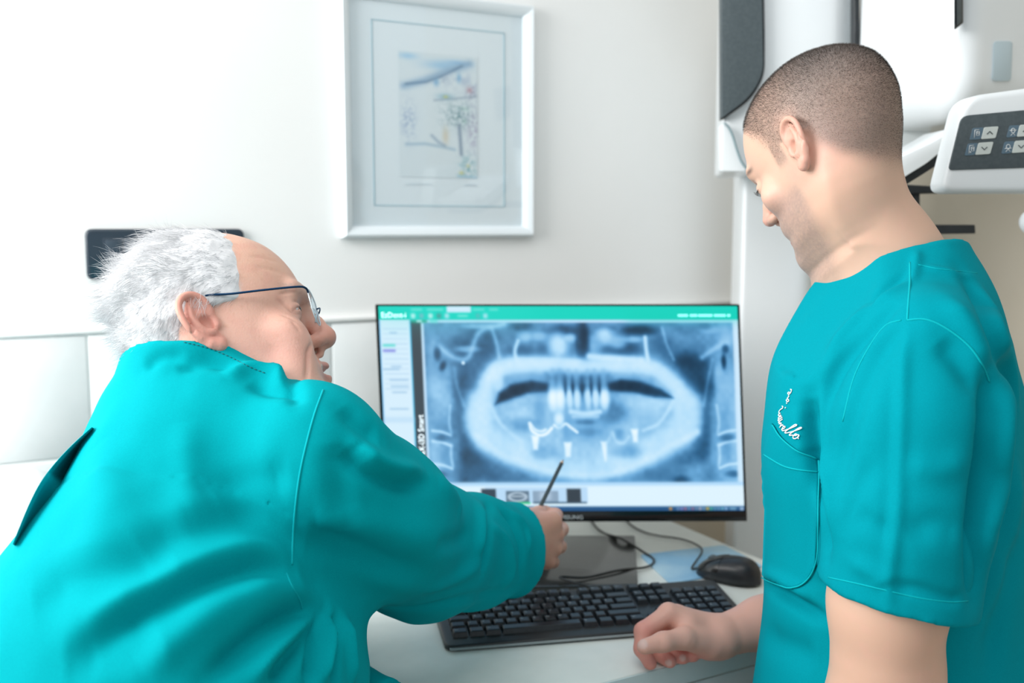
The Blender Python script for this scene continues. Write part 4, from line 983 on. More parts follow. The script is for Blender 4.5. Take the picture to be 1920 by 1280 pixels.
M_skinA = mat('skin_older', (.6, .4, .3, 1), .48, attr='col', sss=.12, bump=(420, .22, .0012), spec=.45)
M_skinB = mat('skin_younger', (.6, .4, .3, 1), .46, attr='col', sss=.12, bump=(900, .12, .0006), spec=.45)
# ================================================================ SEATED MAN (white hair, leaning to the screen)
HA_R = frame3(math.radians(17), math.radians(-13), math.radians(25))
earA = C3(401, 604, 1.045)
HA = (earA - HA_R @ np.array([.0745, -.004, 0]), HA_R)
SH, EL, WR = C3(590, 830, 1.02), C3(790, 1070, 1.20), C3(978, 1020, 1.395)
f = Field()
add_head(f, HA, True)
hl = lambda *q: HA[0] + HA[1] @ np.array(q)
nb = C3(352, 790, 1.10)
f.add(cap(hl(0, -.03, -.045), nb, .062, .075), .03)
f.add(cap(hl(0, .035, -.085), nb + [.03, 0, .02], .045, .06), .03)
f.add(ell(C3(400, 900, 1.10), (.10, .14, .10)), .05)
f.add(cap(C3(430, 850, 1.06), SH, .06, .05), .04); f.add(cap(SH, EL, .05, .040), .02); f.add(cap(EL, WR, .040, .028), .015)
# right hand: back of the hand to us, thumb and forefinger holding the pencil
Wp = C3(966, 1012, 1.385)
mcp = [C3(1034, 977, 1.452), C3(1042, 1000, 1.458), C3(1038, 1028, 1.452), C3(1026, 1052, 1.440)]
for m_, r_ in zip(mcp, (.0135, .0138, .0130, .0122)): f.add(cap(Wp, m_, .025, r_), .010)
f.add(cap(C3(985, 985, 1.40), mcp[0], .018, .0130), .012)
fing = [[mcp[0], C3(1041, 966, 1.490), C3(1022, 960, 1.510), C3(1012, 962, 1.497)], [mcp[1], C3(1052, 992, 1.496), C3(1034, 985, 1.520), C3(1018, 984, 1.505)],
        [mcp[2], C3(1049, 1024, 1.490), C3(1030, 1018, 1.512), C3(1012, 1014, 1.498)], [mcp[3], C3(1036, 1053, 1.474), C3(1020, 1047, 1.494), C3(1005, 1042, 1.482)]]
for q, r_ in zip(fing, (.0104, .0106, .0100, .0092)): f.chain(q, [r_ * 1.12, r_ * 1.06, r_ * .95, r_ * .82], .0045)
f.chain([C3(985, 975, 1.41), C3(1000, 968, 1.447), C3(1010, 962, 1.475), C3(1016, 957, 1.497)], [.017, .0125, .0105, .0092], .006)
V, F = sculpt(f, (-.50, .88, -.52), (.12, 1.56, .03), .0019)
V = relax(V, F, 1, .35)
dA = Drape(V, F)
dA.fold([(((548, 583), (560, 577), (572, 570)), .0022, -.0012), (((520, 562), (538, 575), (550, 585), (566, 590)), .0022, -.0014), (((528, 590), (545, 596), (562, 606)), .002, -.0009), (((546, 600), (556, 612), (563, 622)), .002, -.001),
         (((522, 552), (540, 548), (556, 548)), .002, -.001), (((470, 480), (495, 484), (520, 492)), .003, -.0005), (((480, 500), (505, 505), (530, 513)), .003, -.0005),
         (((584, 645), (578, 662), (577, 690), (574, 712)), .0035, -.0022), (((425, 655), (430, 670), (432, 680)), .002, -.001)], 1.5)
V = dA.V; N = dA.N; q = loc_of(HA, V)
base = np.array([.73, .43, .335]); C = np.tile(base, (len(V), 1))
def tint(mask, col, amt=1.0):
    global C
    C = C * (1 - (mask * amt)[:, None]) + np.array(col) * (mask * amt)[:, None]
gs = lambda c, r: np.exp(-(((q - np.array(c)) / np.array(r)) ** 2).sum(1))
head_m = sstep(q[:, 2], -.15, -.12)
tint(gs((.05, .06, -.045), (.03, .035, .03)), (.72, .35, .30), .55); tint(gs((0, .118, -.024), (.018, .02, .018)), (.58, .24, .19), .75); tint(gs((.02, .105, -.03), (.014, .014, .014)), (.56, .23, .18), .5)
earm = sstep(q[:, 0], .0725, .078) * sstep(-q[:, 1], -.012, .002) * sstep(q[:, 2], -.05, -.035) * sstep(-q[:, 2], -.06, -.04); tint(earm, (.66, .27, .22), .65)
tint(gs((.05, -.0, -.06), (.03, .04, .05)), (.74, .39, .36), .45)
tint(sstep(q[:, 2], .02, .06) * sstep(q[:, 1], .0, .04), (.71, .44, .325), .6)
lips = np.maximum(gs((0, .096, -.0575), (.022, .012, .0045)), gs((0, .094, -.0715), (.021, .012, .005))); tint(np.clip(lips * 1.3, 0, 1), (.50, .20, .18), .8)
teeth = (np.abs(q[:, 0]) < .022) & (np.abs(q[:, 2] + .0635) < .0052) & (q[:, 1] > .062) & (q[:, 1] < .0955); tint(teeth.astype(float), (.72, .70, .62), 1)
tint(sstep(vnoise(V, 260, 3), .74, .9) * head_m, (.54, .27, .18), .2); tint(sstep(vnoise(V, 90, 4), .5, .8), (.70, .36, .29), .35)
brow = np.zeros(len(V))
for s in (-1, 1):
    for t in np.linspace(0, 1, 7): brow = np.maximum(brow, gs((s * (.014 + .032 * t), .100 - .018 * t * t, .0285 + .002 * math.sin(t * 3)), (.007, .014, .0048)))
tint(np.clip(brow * 1.4, 0, 1) * (.4 + .6 * sstep(vnoise(V, 700, 6), .3, .7)), (.40, .32, .28), .75)
hnd = V[:, 2] < -.3; C[hnd] *= np.array([.98, .88, .82])
me = mesh_np('body', toW(V), F); set_col(me, C); meA, CA = me, C
manA = thing('person', 'white-haired man in a teal tunic and rimless glasses, pointing a pencil at the monitor', 'person', Vector(toW([[C3(250, 1280, .86)[0], .86, -CAMZ]])[0]))
part('body', me, M_skinA, manA)
# eyes
M_eye = mat('eye_white', (.72, .70, .68, 1), .15); M_iris = mat('iris', (.06, .05, .045, 1), .1)
for s in (-1, 1):
    bm = bmesh.new(); bmesh.ops.create_uvsphere(bm, u_segments=20, v_segments=14, radius=.0117); bm.transform(Matrix.Translation(Vector(toW([hl(s * .0325, .0775, .006)])[0])))
    e_ = part('eye', bm_mesh('eye', bm, True), M_eye, manA)
    bm = bmesh.new(); bmesh.ops.create_uvsphere(bm, u_segments=16, v_segments=10, radius=.0062); bm.transform(Matrix.Translation(Vector(toW([hl(s * .0325 + .0016, .0837, .0050)])[0])))
    part('iris', bm_mesh('iris', bm, True), M_iris, e_)
# hair: a soft cap with strands swept back
n_ = np.array
def hair_keep(q):
    x, y, z = np.abs(q[:, 0]), q[:, 1], q[:, 2]
    front = np.interp(z, [-.07, -.03, .0, .012, .02, .03, .055, .085, .13], [-.034, -.030, -.026, -.022, .036, .044, .046, .046, .040])
    front = np.where(x < .035, np.minimum(front, .030), front)
    return (front - y, z + .075)
def cap_field():
    f = Field(); core = head_core(bx=np.full(len(HZ), -.008), wx=np.full(len(HZ), .001))
    def fn(p):
        d0 = core[0](p); a, b = hair_keep(p); a = a - .004 - .012 * vnoise(p, 110, 14)
        puff = .0020 + .005 * sstep(-p[:, 1], -.01, .06) + .003 * vnoise(p, 70, 9) + .0045 * sstep(p[:, 2], .05, .09)
        puff = puff * sstep(a, -.002, .034) + .0012 * sstep(a, .0, .010) - .0014 * (1 - sstep(a, .0, .010))
        return smax(smax(d0 - puff, -a - .004, .003), -b, .012).astype(f32)
    f.add((fn, n_([0, 0, 0.0]), .16), .001); 
    f.add((lambda p: cap((0, -.062, -.035), (0, -.066, -.075), .030, .022)[0](p), n_([0, -.08, -.05]), .06), .02)
    return f
VL, FL_ = sculpt(cap_field(), (-.11, -.16, -.12), (.11, .08, .17), .004)
VL = relax(VL, FL_, 2, .5); NL = vnormals(VL, FL_)
capW = HA[0] + VL @ HA[1].T
okv = (hair_keep(VL)[0] > .006) & (hair_keep(VL)[1] > -.03)
rp, fi = scatter(VL, FL_, okv, 21000, 11); rn = NL[FL_[fi]].mean(1)
qb = loc_of(HA, V); hk = hair_keep(qb); okb = (hk[0] > vnoise(qb, 150, 2) * .010 + .002) & (hk[1] > -.02) & (np.linalg.norm(qb, axis=1) < .16) & ~((np.abs(qb[:, 0]) > .0735) & (qb[:, 2] < .045) & (qb[:, 1] < .022) & (qb[:, 1] > -.05))
hw = (sstep(hk[0] - .004 - vnoise(qb, 260, 2) * .012, .0, .012) * (np.linalg.norm(qb, axis=1) < .16) * (hk[1] > -.01) * ~((np.abs(qb[:, 0]) > .0725) & (qb[:, 2] < .045) & (qb[:, 1] < .024) & (qb[:, 1] > -.05)))[:, None]
cc = np.ones((len(V), 4), np.float32); cc[:, :3] = CA * (1 - hw * .9) + np.array([.72, .725, .735]) * hw * .9; meA.color_attributes['col'].data.foreach_set('color', cc.ravel())
rb, fb = scatter(V, F, okb, 10000, 12); rnb = (N[F[fb]].mean(1)) @ HA[1]; rp = np.concatenate([rp, loc_of(HA, rb)]); rn = np.concatenate([rn, rnb]); rn /= np.linalg.norm(rn, axis=1)[:, None]
rg = np.random.default_rng(5); n = len(rp)
flow = np.stack([.15 * np.sign(rp[:, 0]), np.full(n, -1.0), np.interp(rp[:, 2], [-.08, .0, .08, .13], [-.55, -.35, .10, .45])], 1)
side = sstep(np.abs(rp[:, 0]), .03, .07) * sstep(-rp[:, 2], -.06, .0); flow[:, 2] -= .5 * side
tuft = np.stack([vnoise(rp, 60, 21 + k) - .5 for k in range(3)], 1) * 1.5
flow = flow + tuft + rg.normal(0, .26, (n, 3)); flow -= rn * ((flow * rn).sum(1) - .0)[:, None] * .75; flow /= np.linalg.norm(flow, axis=1)[:, None]
ln_ = np.interp(rp[:, 1], [-.12, -.05, .0, .03], [.014, .021, .022, .014]) * rg.uniform(.55, 1.3, n) * np.where(rp[:, 2] > .05, 1.1, 1.0) * (1 - .45 * sstep(-rp[:, 2], .02, .07))
lift = (.16 + .30 * rg.random(n) + 1.0 * sstep(vnoise(rp, 55, 31), .45, .8) * sstep(-rp[:, 1], -.02, .05)) * (1 - .7 * side)
def pf(t):
    t1 = t * ln_[:, None]
    return rp - rn * .002 + flow * t1 + rn * (lift[:, None] * ln_[:, None] * (t - .45 * t * t)) + np.array([0, 0, -1.0]) * (ln_[:, None] * .12 * t * t)
SV, SF = strands_np(rp, pf, .00016 * rg.uniform(.7, 1.4, n), 4)
SVc = HA[0] + SV @ HA[1].T
HV, HF_ = cat([(capW, FL_), (SVc, SF)])
M_hairA = mat('white_hair', (.68, .69, .71, 1), .7, noise=(160, (.80, .805, .82, 1)), spec=.25)
hair = part('hair', mesh_np('hair', toW(HV), HF_), M_hairA, manA)
# ---------------- tunic
t = Field()
t.add(ell(C3(396, 850, 1.09), (.126, .15, .130)), .03)
t.add(ell(C3(338, 1050, 1.02), (.138, .16, .15)), .04)
t.add(ell(C3(303, 1290, .93), (.165, .16, .195)), .045)
t.add(cap(C3(275, 1330, .92), C3(240, 1500, .88), .18, .18), .08)
t.add(cap(C3(520, 830, 1.30), C3(420, 860, 1.12), .075, .10), .05)                    # far shoulder
t.add(cap(C3(520, 830, 1.30), C3(525, 1215, 1.29), .072, .058), .05)
t.add(cap(C3(430, 850, 1.05), C3(570, 832, 1.0), .085, .062), .05)                    # near shoulder
SL = [C3(600, 880, 1.005), C3(690, 974, 1.075), C3(790, 1030, 1.19), C3(885, 1034, 1.295), C3(965, 1030, 1.37), C3(1010, 1026, 1.41)]
fs = Field(); fs.chain(SL, [.080, .089, .080, .071, .059, .055], .03)
cw = (SL[5] - SL[4]); cw /= np.linalg.norm(cw); cw = cw + n_([.25, 0, -.05]); cw /= np.linalg.norm(cw); pc = C3(966, 1032, 1.37)
fs.add((lambda p: (-(p - pc) @ cw).astype(f32), pc + cw * .09, .16), .002, 's')
fs.add(cap(pc - cw * .05, pc + cw * .06, .046, .052), .003, 's')
t.add((fs, C3(780, 980, 1.19), .36), .03)
t.add(cap(C3(540, 1050, 1.0), C3(556, 1260, 1.0), .05, .072), .05)                     # front of the tunic under the arm
nkA, nkB = C3(362, 800, 1.09), C3(357, 590, 1.09)
t.add(cap(nkA, C3(362, 700, 1.088), .10, .074), .03); t.add(cap(C3(362, 720, 1.088), nkB, .075, .068), .012)
pn = n_([0, .44, 1.0]); pn /= np.linalg.norm(pn); p0 = C3(345, 632, 1.01)
t.add((lambda p: (-(p - p0) @ pn).astype(f32), p0 + n_([0, .08, .06]), .17), .003, 's')
t.add((lambda p: np.maximum(cap(C3(362, 740, 1.088), nkB, .0705, .064)[0](p), (-(p - p0) @ pn - .05)).astype(f32), C3(352, 660, 1.088), .14), .002, 's')
TV, TF = sculpt(t, (-.70, .66, -.86), (.16, 1.50, -.06), .0036)
TV = relax(TV, TF, 2, .5)
TV = TV + vnormals(TV, TF) * ((vnoise(TV, 13, 41) - .5) * .0050 + (vnoise(TV * n_([1, 1, .45]), 42, 42) - .5) * .0022)[:, None]
dT = Drape(TV, TF)
dT.fold([
    (((540, 1070), (470, 1062), (390, 1086), (312, 1122), (234, 1162), (170, 1204)), .016, -.014), (((545, 1045), (470, 1038), (390, 1058), (312, 1092), (230, 1134), (160, 1178)), .020, .008),
    (((560, 1090), (480, 1110), (400, 1150), (320, 1205), (260, 1250)), .020, .007),
    (((615, 1136), (566, 1146), (500, 1180), (440, 1230), (390, 1275)), .013, -.012), (((612, 1150), (560, 1180), (510, 1225), (470, 1279)), .011, .007), (((618, 1145), (570, 1200), (530, 1250), (508, 1279)), .010, -.009),
    (((622, 1150), (596, 1215), (578, 1279)), .009, -.010), (((626, 1150), (612, 1220), (600, 1279)), .009, .007), (((634, 1150), (632, 1215), (628, 1279)), .008, -.009), (((650, 1160), (655, 1220), (660, 1279)), .009, .006),
    (((500, 948), (420, 972), (340, 996), (270, 1030)), .022, -.006), (((520, 915), (430, 940), (350, 960)), .024, .004), (((330, 1050), (240, 1066), (140, 1090), (60, 1130)), .026, -.005), (((300, 1190), (220, 1216), (120, 1240)), .024, -.006),
    (((545, 895), (480, 905), (400, 925)), .02, -.004), (((180, 840), (200, 960), (160, 1080)), .03, .005), (((345, 790), (352, 900), (348, 1000)), .018, .003),
    (((330, 690), (390, 676), (450, 690)), .012, -.006), (((420, 705), (470, 690), (540, 712)), .012, .006), (((470, 715), (510, 730), (560, 728)), .012, -.006), (((270, 690), (300, 672), (350, 668)), .010, -.004), (((540, 700), (552, 730), (556, 760)), .010, -.005), (((500, 690), (520, 700), (530, 720)), .008, .004),
    (((790, 888), (740, 884), (700, 866), (672, 838)), .014, .010), (((800, 905), (750, 905), (702, 888), (672, 868), (650, 840)), .012, -.009), (((640, 765), (680, 800), (712, 822)), .014, -.006), (((632, 830), (640, 900), (650, 990)), .018, -.005),
    (((575, 1008), (620, 1010), (670, 1030), (730, 1058), (800, 1080)), .020, -.008), (((590, 985), (640, 980), (700, 985), (770, 1000), (850, 1040)), .026, .007), (((560, 1075), (620, 1095), (690, 1120), (760, 1130)), .022, -.004),
    (((916, 944), (918, 985), (914, 1030), (905, 1075)), .009, -.006), (((900, 945), (902, 990), (896, 1040)), .010, .005), (((940, 955), (965, 985), (980, 1030), (978, 1080)), .009, -.006), (((925, 985), (950, 1020), (958, 1065), (945, 1105)), .010, .005), (((958, 958), (985, 990), (993, 1035)), .006, .004),
    (((880, 1000), (850, 1015), (810, 1020)), .012, -.004), (((900, 1060), (850, 1085), (800, 1105)), .012, .004), (((820, 900), (850, 930), (862, 970)), .016, .004), (((700, 1140), (790, 1140), (880, 1120), (960, 1105)), .010, -.003)], 1.5)
tv, tf = dT.V, dT.F
me = mesh_np('tunic', toW(tv), tf); tunA = part('tunic', me, M_teal, manA)
def add_seam(dr, pts, parent, r=.0011, lift=.0, name='seam', m=M_thread): return part(name, mesh_np(name, *dr.strip_tube(pts, r, lift)), m, parent)
arm_seam = ((606, 731), (590, 775), (575, 830), (562, 890), (554, 950), (549, 1010), (547, 1058))
add_seam(dT, arm_seam, tunA, .0012)
add_seam(dT, ((537, 1074), (548, 1100), (562, 1124), (566, 1140)), tunA, .0009)
L = dT.line(((345, 641), (390, 652), (430, 668), (470, 688), (500, 700)), 10)
if len(L) > 2: part('collar_stitching', mesh_np('collar_stitching', *cat([tube_np(toW(s_), .0005, 4) for s_ in dashes(L + n_([0, -.0006, 0]), .0028, .0016)])), mat('dark_teal_thread', (.0005, .16, .18, 1), .7), tunA)['kind'] = 'stuff'
# the loose overlap of the back opening, standing off at the far side
oc = [(172, 801), (138, 832), (104, 868), (76, 905), (55, 945), (38, 985), (24, 1020)]; ic = [(176, 806), (150, 842), (126, 884), (100, 926), (76, 962), (52, 998), (30, 1030)]
V = []; 
for (xa, ya), (xb, yb) in zip(spline(oc, 5), spline(ic, 5)):
    b, nn = dT.hit(xb + 6, yb + 3); Db = b[1] if b is not None else 1.08
    for s in np.linspace(0, 1, 6): V.append(C3(xa + (xb + 14 - xa) * s, ya + (yb + 4 - ya) * s, Db + .004 + .046 * s + .010 * math.sin(s * 3.1)))
V = n_(V); m = len(V) // 6; F = n_([(i * 6 + j, i * 6 + j + 1, (i + 1) * 6 + j + 1, (i + 1) * 6 + j) for i in range(m - 1) for j in range(5)])
V2 = V + n_([-.0012, .0022, 0]); B_ = n_([(i * 6, (i + 1) * 6, (i + 1) * 6 + 6 * m, i * 6 + 6 * m) for i in range(m - 1)])
Ff = np.concatenate([F, F[:, ::-1] + 6 * m, B_])
part('back_overlap', mesh_np('back_overlap', toW(np.concatenate([V, V2])), Ff), M_teal, tunA, 'loose overlapping edge of the back opening')
# left sleeve end and forearm on the lap edge of the desk, trousers, shoes, stool
fl = Field(); fl.add(cap(C3(520, 1220, 1.28), C3(640, 1330, 1.0620), .055, .05), .02); fl.add(cap(C3(640, 1330, 1.0620), C3(742, 1334, 1.0266), .05, .033), .02)
c2 = C3(742, 1334, 1.0266) - C3(640, 1330, 1.0620); c2 /= np.linalg.norm(c2); p2 = C3(733, 1333, 1.0293)
fl.add((lambda p: (-(p - p2) @ c2).astype(f32), p2 + c2 * .05, .09), .002, 's')
v_, f_ = sculpt(fl, (-.42, .84, -.66), (.0, 1.40, -.36), .004); part('far_sleeve', mesh_np('far_sleeve', toW(v_), f_), M_teal, tunA)
fl = Field(); q0, q1 = C3(690, 1334, 1.0443), C3(780, 1342, 1.0133); fl.add(cap(q0, q1, .030, .026), .01); fl.add(cap(q1, C3(826, 1362, 0.9912), .028, .022), .01)
for k, (dx, dy) in enumerate(((20, 60), (34, 52), (46, 40), (54, 26))): fl.chain([C3(826 + dx * .3, 1362 + k * -5, .991), C3(830 + dx, 1366 + dy, .987 + .006 * k), C3(828 + dx, 1386 + dy, .991 + .006 * k)], [.0105, .0095, .008], .004)
fl.chain([C3(800, 1335, 1.0000), C3(800, 1372, 0.9735), C3(812, 1395, 0.9691)], [.014, .0115, .009], .005)
v_, f_ = sculpt(fl, (-.25, .84, -.72), (.05, 1.25, -.40), .003); me = mesh_np('far_hand', toW(v_), f_); set_col(me, np.tile([.62, .35, .25], (len(v_), 1))); part('far_hand', me, M_skinA, manA)
hp = n_([C3(225, 1500, .88)[0], .88, -.70])
fl = Field(); fl.add(cap(hp + n_([-.08, .03, -.02]), hp + n_([.10, -.03, -.02]), .12, .12), .05)
for s, kx_ in ((-1, -.12), (1, .12)):
    k0 = hp + n_([kx_ * .7, .02 - kx_ * .2, -.03]); k1 = hp + n_([.22 + kx_ * .75, .34, -.08]); k2 = k1 + n_([.03, .05, -.40]); k2[2] = -CAMZ + .09
    fl.add(cap(k0, k1, .095, .07), .04); fl.add(cap(k1, k2, .068, .05), .03)
v_, f_ = sculpt(fl, (-.85, .60, -CAMZ), (.25, 1.45, -.45), .007); part('trousers', mesh_np('trousers', toW(v_), f_), M_navy, manA)
for kx_ in (-.12, .12):
    k1 = hp + n_([.25 + kx_ * .75, .39, 0]); fl = Field(); d_ = n_([.5, .86, 0]) * .15
    a_ = n_([k1[0], k1[1], -CAMZ + .045]); fl.add(cap(a_ - d_ * .25, a_ + d_, .043, .038), .02); fl.add(cap(a_, a_ + n_([0, 0, .05]), .045, .04), .02)
    fl.add((lambda p: (p[:, 2] + CAMZ).astype(f32), n_([a_[0], a_[1], -CAMZ - .05]), .25), .003, 's')
    v_, f_ = sculpt(fl, tuple(a_ - n_([.2, .2, .06])), tuple(a_ + n_([.25, .3, .14])), .006); part('shoe', mesh_np('shoe', toW(v_), f_), M_shoe, manA)
sw_ = toW([hp])[0]; stool = thing('stool', 'black round stool on a chrome column under the white-haired man', 'stool', Vector((sw_[0], sw_[1], 0)))
def disc(name, r, z0, z1, m, parent, bw=.01):
    bm = bmesh.new(); bmesh.ops.create_cone(bm, cap_ends=True, segments=40, radius1=r, radius2=r, depth=z1 - z0); bm.transform(Matrix.Translation((parent.location.x, parent.location.y, (z0 + z1) / 2))); bevel(bm, bw, 3, 50)
    return part(name, sharp(bm_mesh(name, bm), 50), m, parent)
zs = CAMZ - .70 - .145
disc('seat', .18, zs - .07, zs, M_stool, stool, .02); disc('column', .025, .05, zs - .07, M_chrome, stool, .002)
for k in range(5):
    a_ = k * 1.2566; c_ = stool.location; part('leg', tube_mesh('leg', [(c_.x, c_.y, .075), (c_.x + .13 * math.cos(a_), c_.y + .13 * math.sin(a_), .07), (c_.x + .25 * math.cos(a_), c_.y + .25 * math.sin(a_), .028)], [.02, .018, .013], 8), M_chrome, stool)
    bm = bmesh.new(); bmesh.ops.create_uvsphere(bm, u_segments=14, v_segments=10, radius=.026); bm.transform(Matrix.Translation((c_.x + .25 * math.cos(a_), c_.y + .25 * math.sin(a_), .026))); part('castor', bm_mesh('castor', bm, True), M_dark, stool)
# ---------------- eyeglasses
gl = thing('eyeglasses', 'rimless eyeglasses with thin blue temples on the white-haired man', 'glasses', Vector(toW([hl(0, .1, .01)])[0]))
M_lens = thin_glass('lens_glass', (.86, .93, .97, 1), .16); M_temple = mat('blue_titanium', (.012, .05, .12, 1), .25, metal=.8); M_edge = mat('lens_edge', (.72, .82, .88, 1), .25)
for s in (-1, 1):
    ring = []
    for a_ in np.linspace(0, 2 * math.pi, 40, endpoint=False):
        cx_, cz_ = .0250 * math.copysign(abs(math.cos(a_)) ** .85, math.cos(a_)), .0200 * math.copysign(abs(math.sin(a_)) ** .9, math.sin(a_))
        x = .0335 + cx_; ring.append((s * x, .1090 - .18 * max(0, x - .012) - .10 * (cz_ < 0) * abs(cz_) * .5 , .003 + cz_))
    bm = bmesh.new(); fr_ = [bm.verts.new(Vector(toW([hl(x, y, z)])[0])) for x, y, z in ring]; bk = [bm.verts.new(Vector(toW([hl(x, y - .0018, z)])[0])) for x, y, z in ring]
    bm.faces.new(fr_); bm.faces.new(bk[::-1])
    for i in range(40): bm.faces.new((fr_[i], bk[i], bk[(i + 1) % 40], fr_[(i + 1) % 40]))
    bmesh.ops.recalc_face_normals(bm, faces=bm.faces); ln_p = part('lens', bm_mesh('lens', bm), M_lens, gl)
    part('lens_edge', tube_mesh('lens_edge', toW([hl(x, y - .0009, z) for x, y, z in ring + ring[:2]]), .0007, 5), M_edge, ln_p)
    tp = [hl(s * .0560, .1005, .0140), hl(s * .0640, .0985, .0165), hl(s * .0690, .0900, .0185), hl(s * .0755, .055, .0215), hl(s * .0800, .020, .0245), hl(s * .0800, -.004, .0290), hl(s * .0745, -.022, .0270), hl(s * .0720, -.034, .0150)]
    part('temple', tube_mesh('temple', toW(spline(tp, 6)), [.00125] * (6 * (len(tp) - 1) + 1), 8), M_temple, gl)
part('bridge', tube_mesh('bridge', toW(spline([hl(-.0120, .1085, .008), hl(-.005, .1120, .0105), hl(.005, .1120, .0105), hl(.0120, .1085, .008)], 5)), .0010, 6), M_temple, gl)
for s in (-1, 1): part('nose_pad', tube_mesh('nose_pad', toW([hl(s * .0115, .1075, .004), hl(s * .0105, .1045, -.001), hl(s * .0105, .1030, -.007)]), [.0006, .0012, .0016], 6), M_edge, gl)
# ---------------- pencil
pa, pb = C3(1009, 958, 1.478), C3(1056, 862, 1.585); ax = (pb - pa); ln0 = np.linalg.norm(ax); ax /= ln0
pcl = thing('pencil', 'dark grey pencil held by the white-haired man, tip on the X-ray', 'pencil', Vector(toW([pb])[0]))
part('barrel', tube_mesh('barrel', toW([pa - ax * .05, pa - ax * .048, pb - ax * .010]), [.003, .0036, .0036], 6), mat('pencil_grey', (.055, .06, .052, 1), .38), pcl)
part('sharpened_wood', tube_mesh('sharpened_wood', toW([pb - ax * .010, pb - ax * .002]), [.0035, .0013], 10), mat('pencil_wood', (.62, .42, .28, 1), .6), pcl)
part('lead', tube_mesh('lead', toW([pb - ax * .002, pb + ax * .001]), [.0012, .0003], 8), M_dark, pcl)
# ================================================================ STANDING MAN (cropped dark hair)
n_ = np.array
HB_R = frame3(math.radians(180 - 53), math.radians(32), math.radians(0))
HBm = (C3(1551, 292, 1.17), HB_R, .90); hb_ = lambda *q: HBm[0] + HBm[1] @ n_(q) * HBm[2]
f = Field(); add_head(f, HBm, False)
nbB = C3(1652, 500, 1.165)
f.add(cap(hb_(0, -.016, -.045), nbB, .050, .059), .022); f.add(cap(hb_(0, -.012, -.06), nbB + n_([.0, .02, 0]), .036, .046), .018)
f.add(cap(nbB, C3(1730, 570, 1.12), .050, .045), .05); f.add(cap(nbB, C3(1580, 610, 1.30), .050, .045), .05)
f.add(ell(C3(1660, 740, 1.18), (.11, .11, .13)), .06)
LS, LE = C3(1722, 720, 1.02), C3(1648, 1325, .985)
f.add(cap(C3(1710, 660, 1.10), LS, .045, .045), .03)
f.chain([LS, C3(1692, 900, .990), C3(1664, 1130, .98), LE], [.048, .058, .0555, .050], .02)
f.chain([LE, C3(1570, 1385, 1.03), C3(1450, 1420, 1.12), C3(1390, 1430, 1.18)], [.050, .050, .036, .028], .02)
f.add(ell(C3(1690, 1270, .985), (.040, .035, .055)), .03)
# left hand, out of the frame at the desk edge
lh = C3(1390, 1420, 1.18)
for k in range(4): f.chain([lh, C3(1345, 1415 + 9 * k, 1.19 - .012 * k), C3(1310, 1428 + 9 * k, 1.20 - .014 * k), C3(1296, 1446 + 8 * k, 1.20 - .014 * k)], [.024, .012, .0095, .008], .006)
f.chain([lh, C3(1362, 1388, 1.17), C3(1330, 1384, 1.165)], [.02, .0125, .0095], .006)
# right arm: behind the chest, hand resting on the desk
RW, RE = C3(1346, 1194, 1.285), C3(1690, 1080, 1.3691)
f.add(cap(RE, C3(1430, 1168, 1.312), .046, .034), .02); f.add(cap(C3(1430, 1168, 1.312), RW, .034, .0265), .015)
f.add(cap(C3(1640, 760, 1.3396), RE, .055, .046), .02)
mcpB = [C3(1254, 1150, 1.278), C3(1268, 1153, 1.302), C3(1281, 1166, 1.316), C3(1293, 1181, 1.320)]
for m_, r_ in zip(mcpB, (.0150, .0150, .0142, .0135)): f.add(cap(RW, m_, .0235, r_), .012)
f.add(cap(C3(1326, 1206, 1.272), C3(1290, 1178, 1.268), .0195, .0160), .012)
fB = [[mcpB[0], C3(1206, 1183, 1.262), C3(1203, 1216, 1.248), C3(1219, 1243, 1.241)], [mcpB[1], C3(1226, 1190, 1.292), C3(1229, 1222, 1.270), C3(1256, 1239, 1.250)],
      [mcpB[2], C3(1246, 1203, 1.304), C3(1252, 1226, 1.272), C3(1280, 1233, 1.262)], [mcpB[3], C3(1266, 1209, 1.296), C3(1276, 1226, 1.272), C3(1300, 1230, 1.264)]]
for q_, r_ in zip(fB, (.0106, .0108, .0102, .0092)): f.chain(q_, [r_ * 1.22, r_ * 1.12, r_ * .96, r_ * .84], .0045)
f.chain([C3(1328, 1206, 1.268), C3(1282, 1196, 1.244), C3(1243, 1203, 1.226), C3(1208, 1212, 1.214)], [.0190, .0140, .0122, .0098], .007)
V, F = sculpt(f, (.10, .84, -.70), (.74, 1.55, .24), .0023)
V = relax(V, F, 1, .35)
dB = Drape(V, F)
dB.fold([(((1240, 1196), (1238, 1204), (1240, 1212)), .0016, -.0006), (((1300, 1194), (1296, 1206), (1290, 1214)), .004, -.0004), (((1262, 1146), (1290, 1156), (1320, 1170)), .004, .0009),
         (((1545, 300), (1560, 380), (1590, 470)), .012, .0015)])
V = dB.V; N = dB.N; q = loc_of(HBm, V)
C = np.tile([.70, .44, .325], (len(V), 1)); gs = lambda c, r: np.exp(-(((q - np.array(c)) / np.array(r)) ** 2).sum(1))
tint(gs((-.075, -.045, -.02), (.03, .035, .04)), (.72, .38, .32), .5); tint(gs((-.06, .06, -.03), (.03, .03, .03)), (.72, .40, .32), .5); tint(gs((0, .118, -.025), (.02, .02, .02)), (.64, .30, .25), .7)
earm = sstep(np.abs(q[:, 0]), .0735, .079) * sstep(-q[:, 1], -.012, .0) * sstep(q[:, 2], -.05, -.035) * sstep(-q[:, 2], -.06, -.04); tint(earm, (.70, .34, .27), .55)
tint(sstep(vnoise(V, 110, 4), .5, .85), (.74, .44, .34), .35)
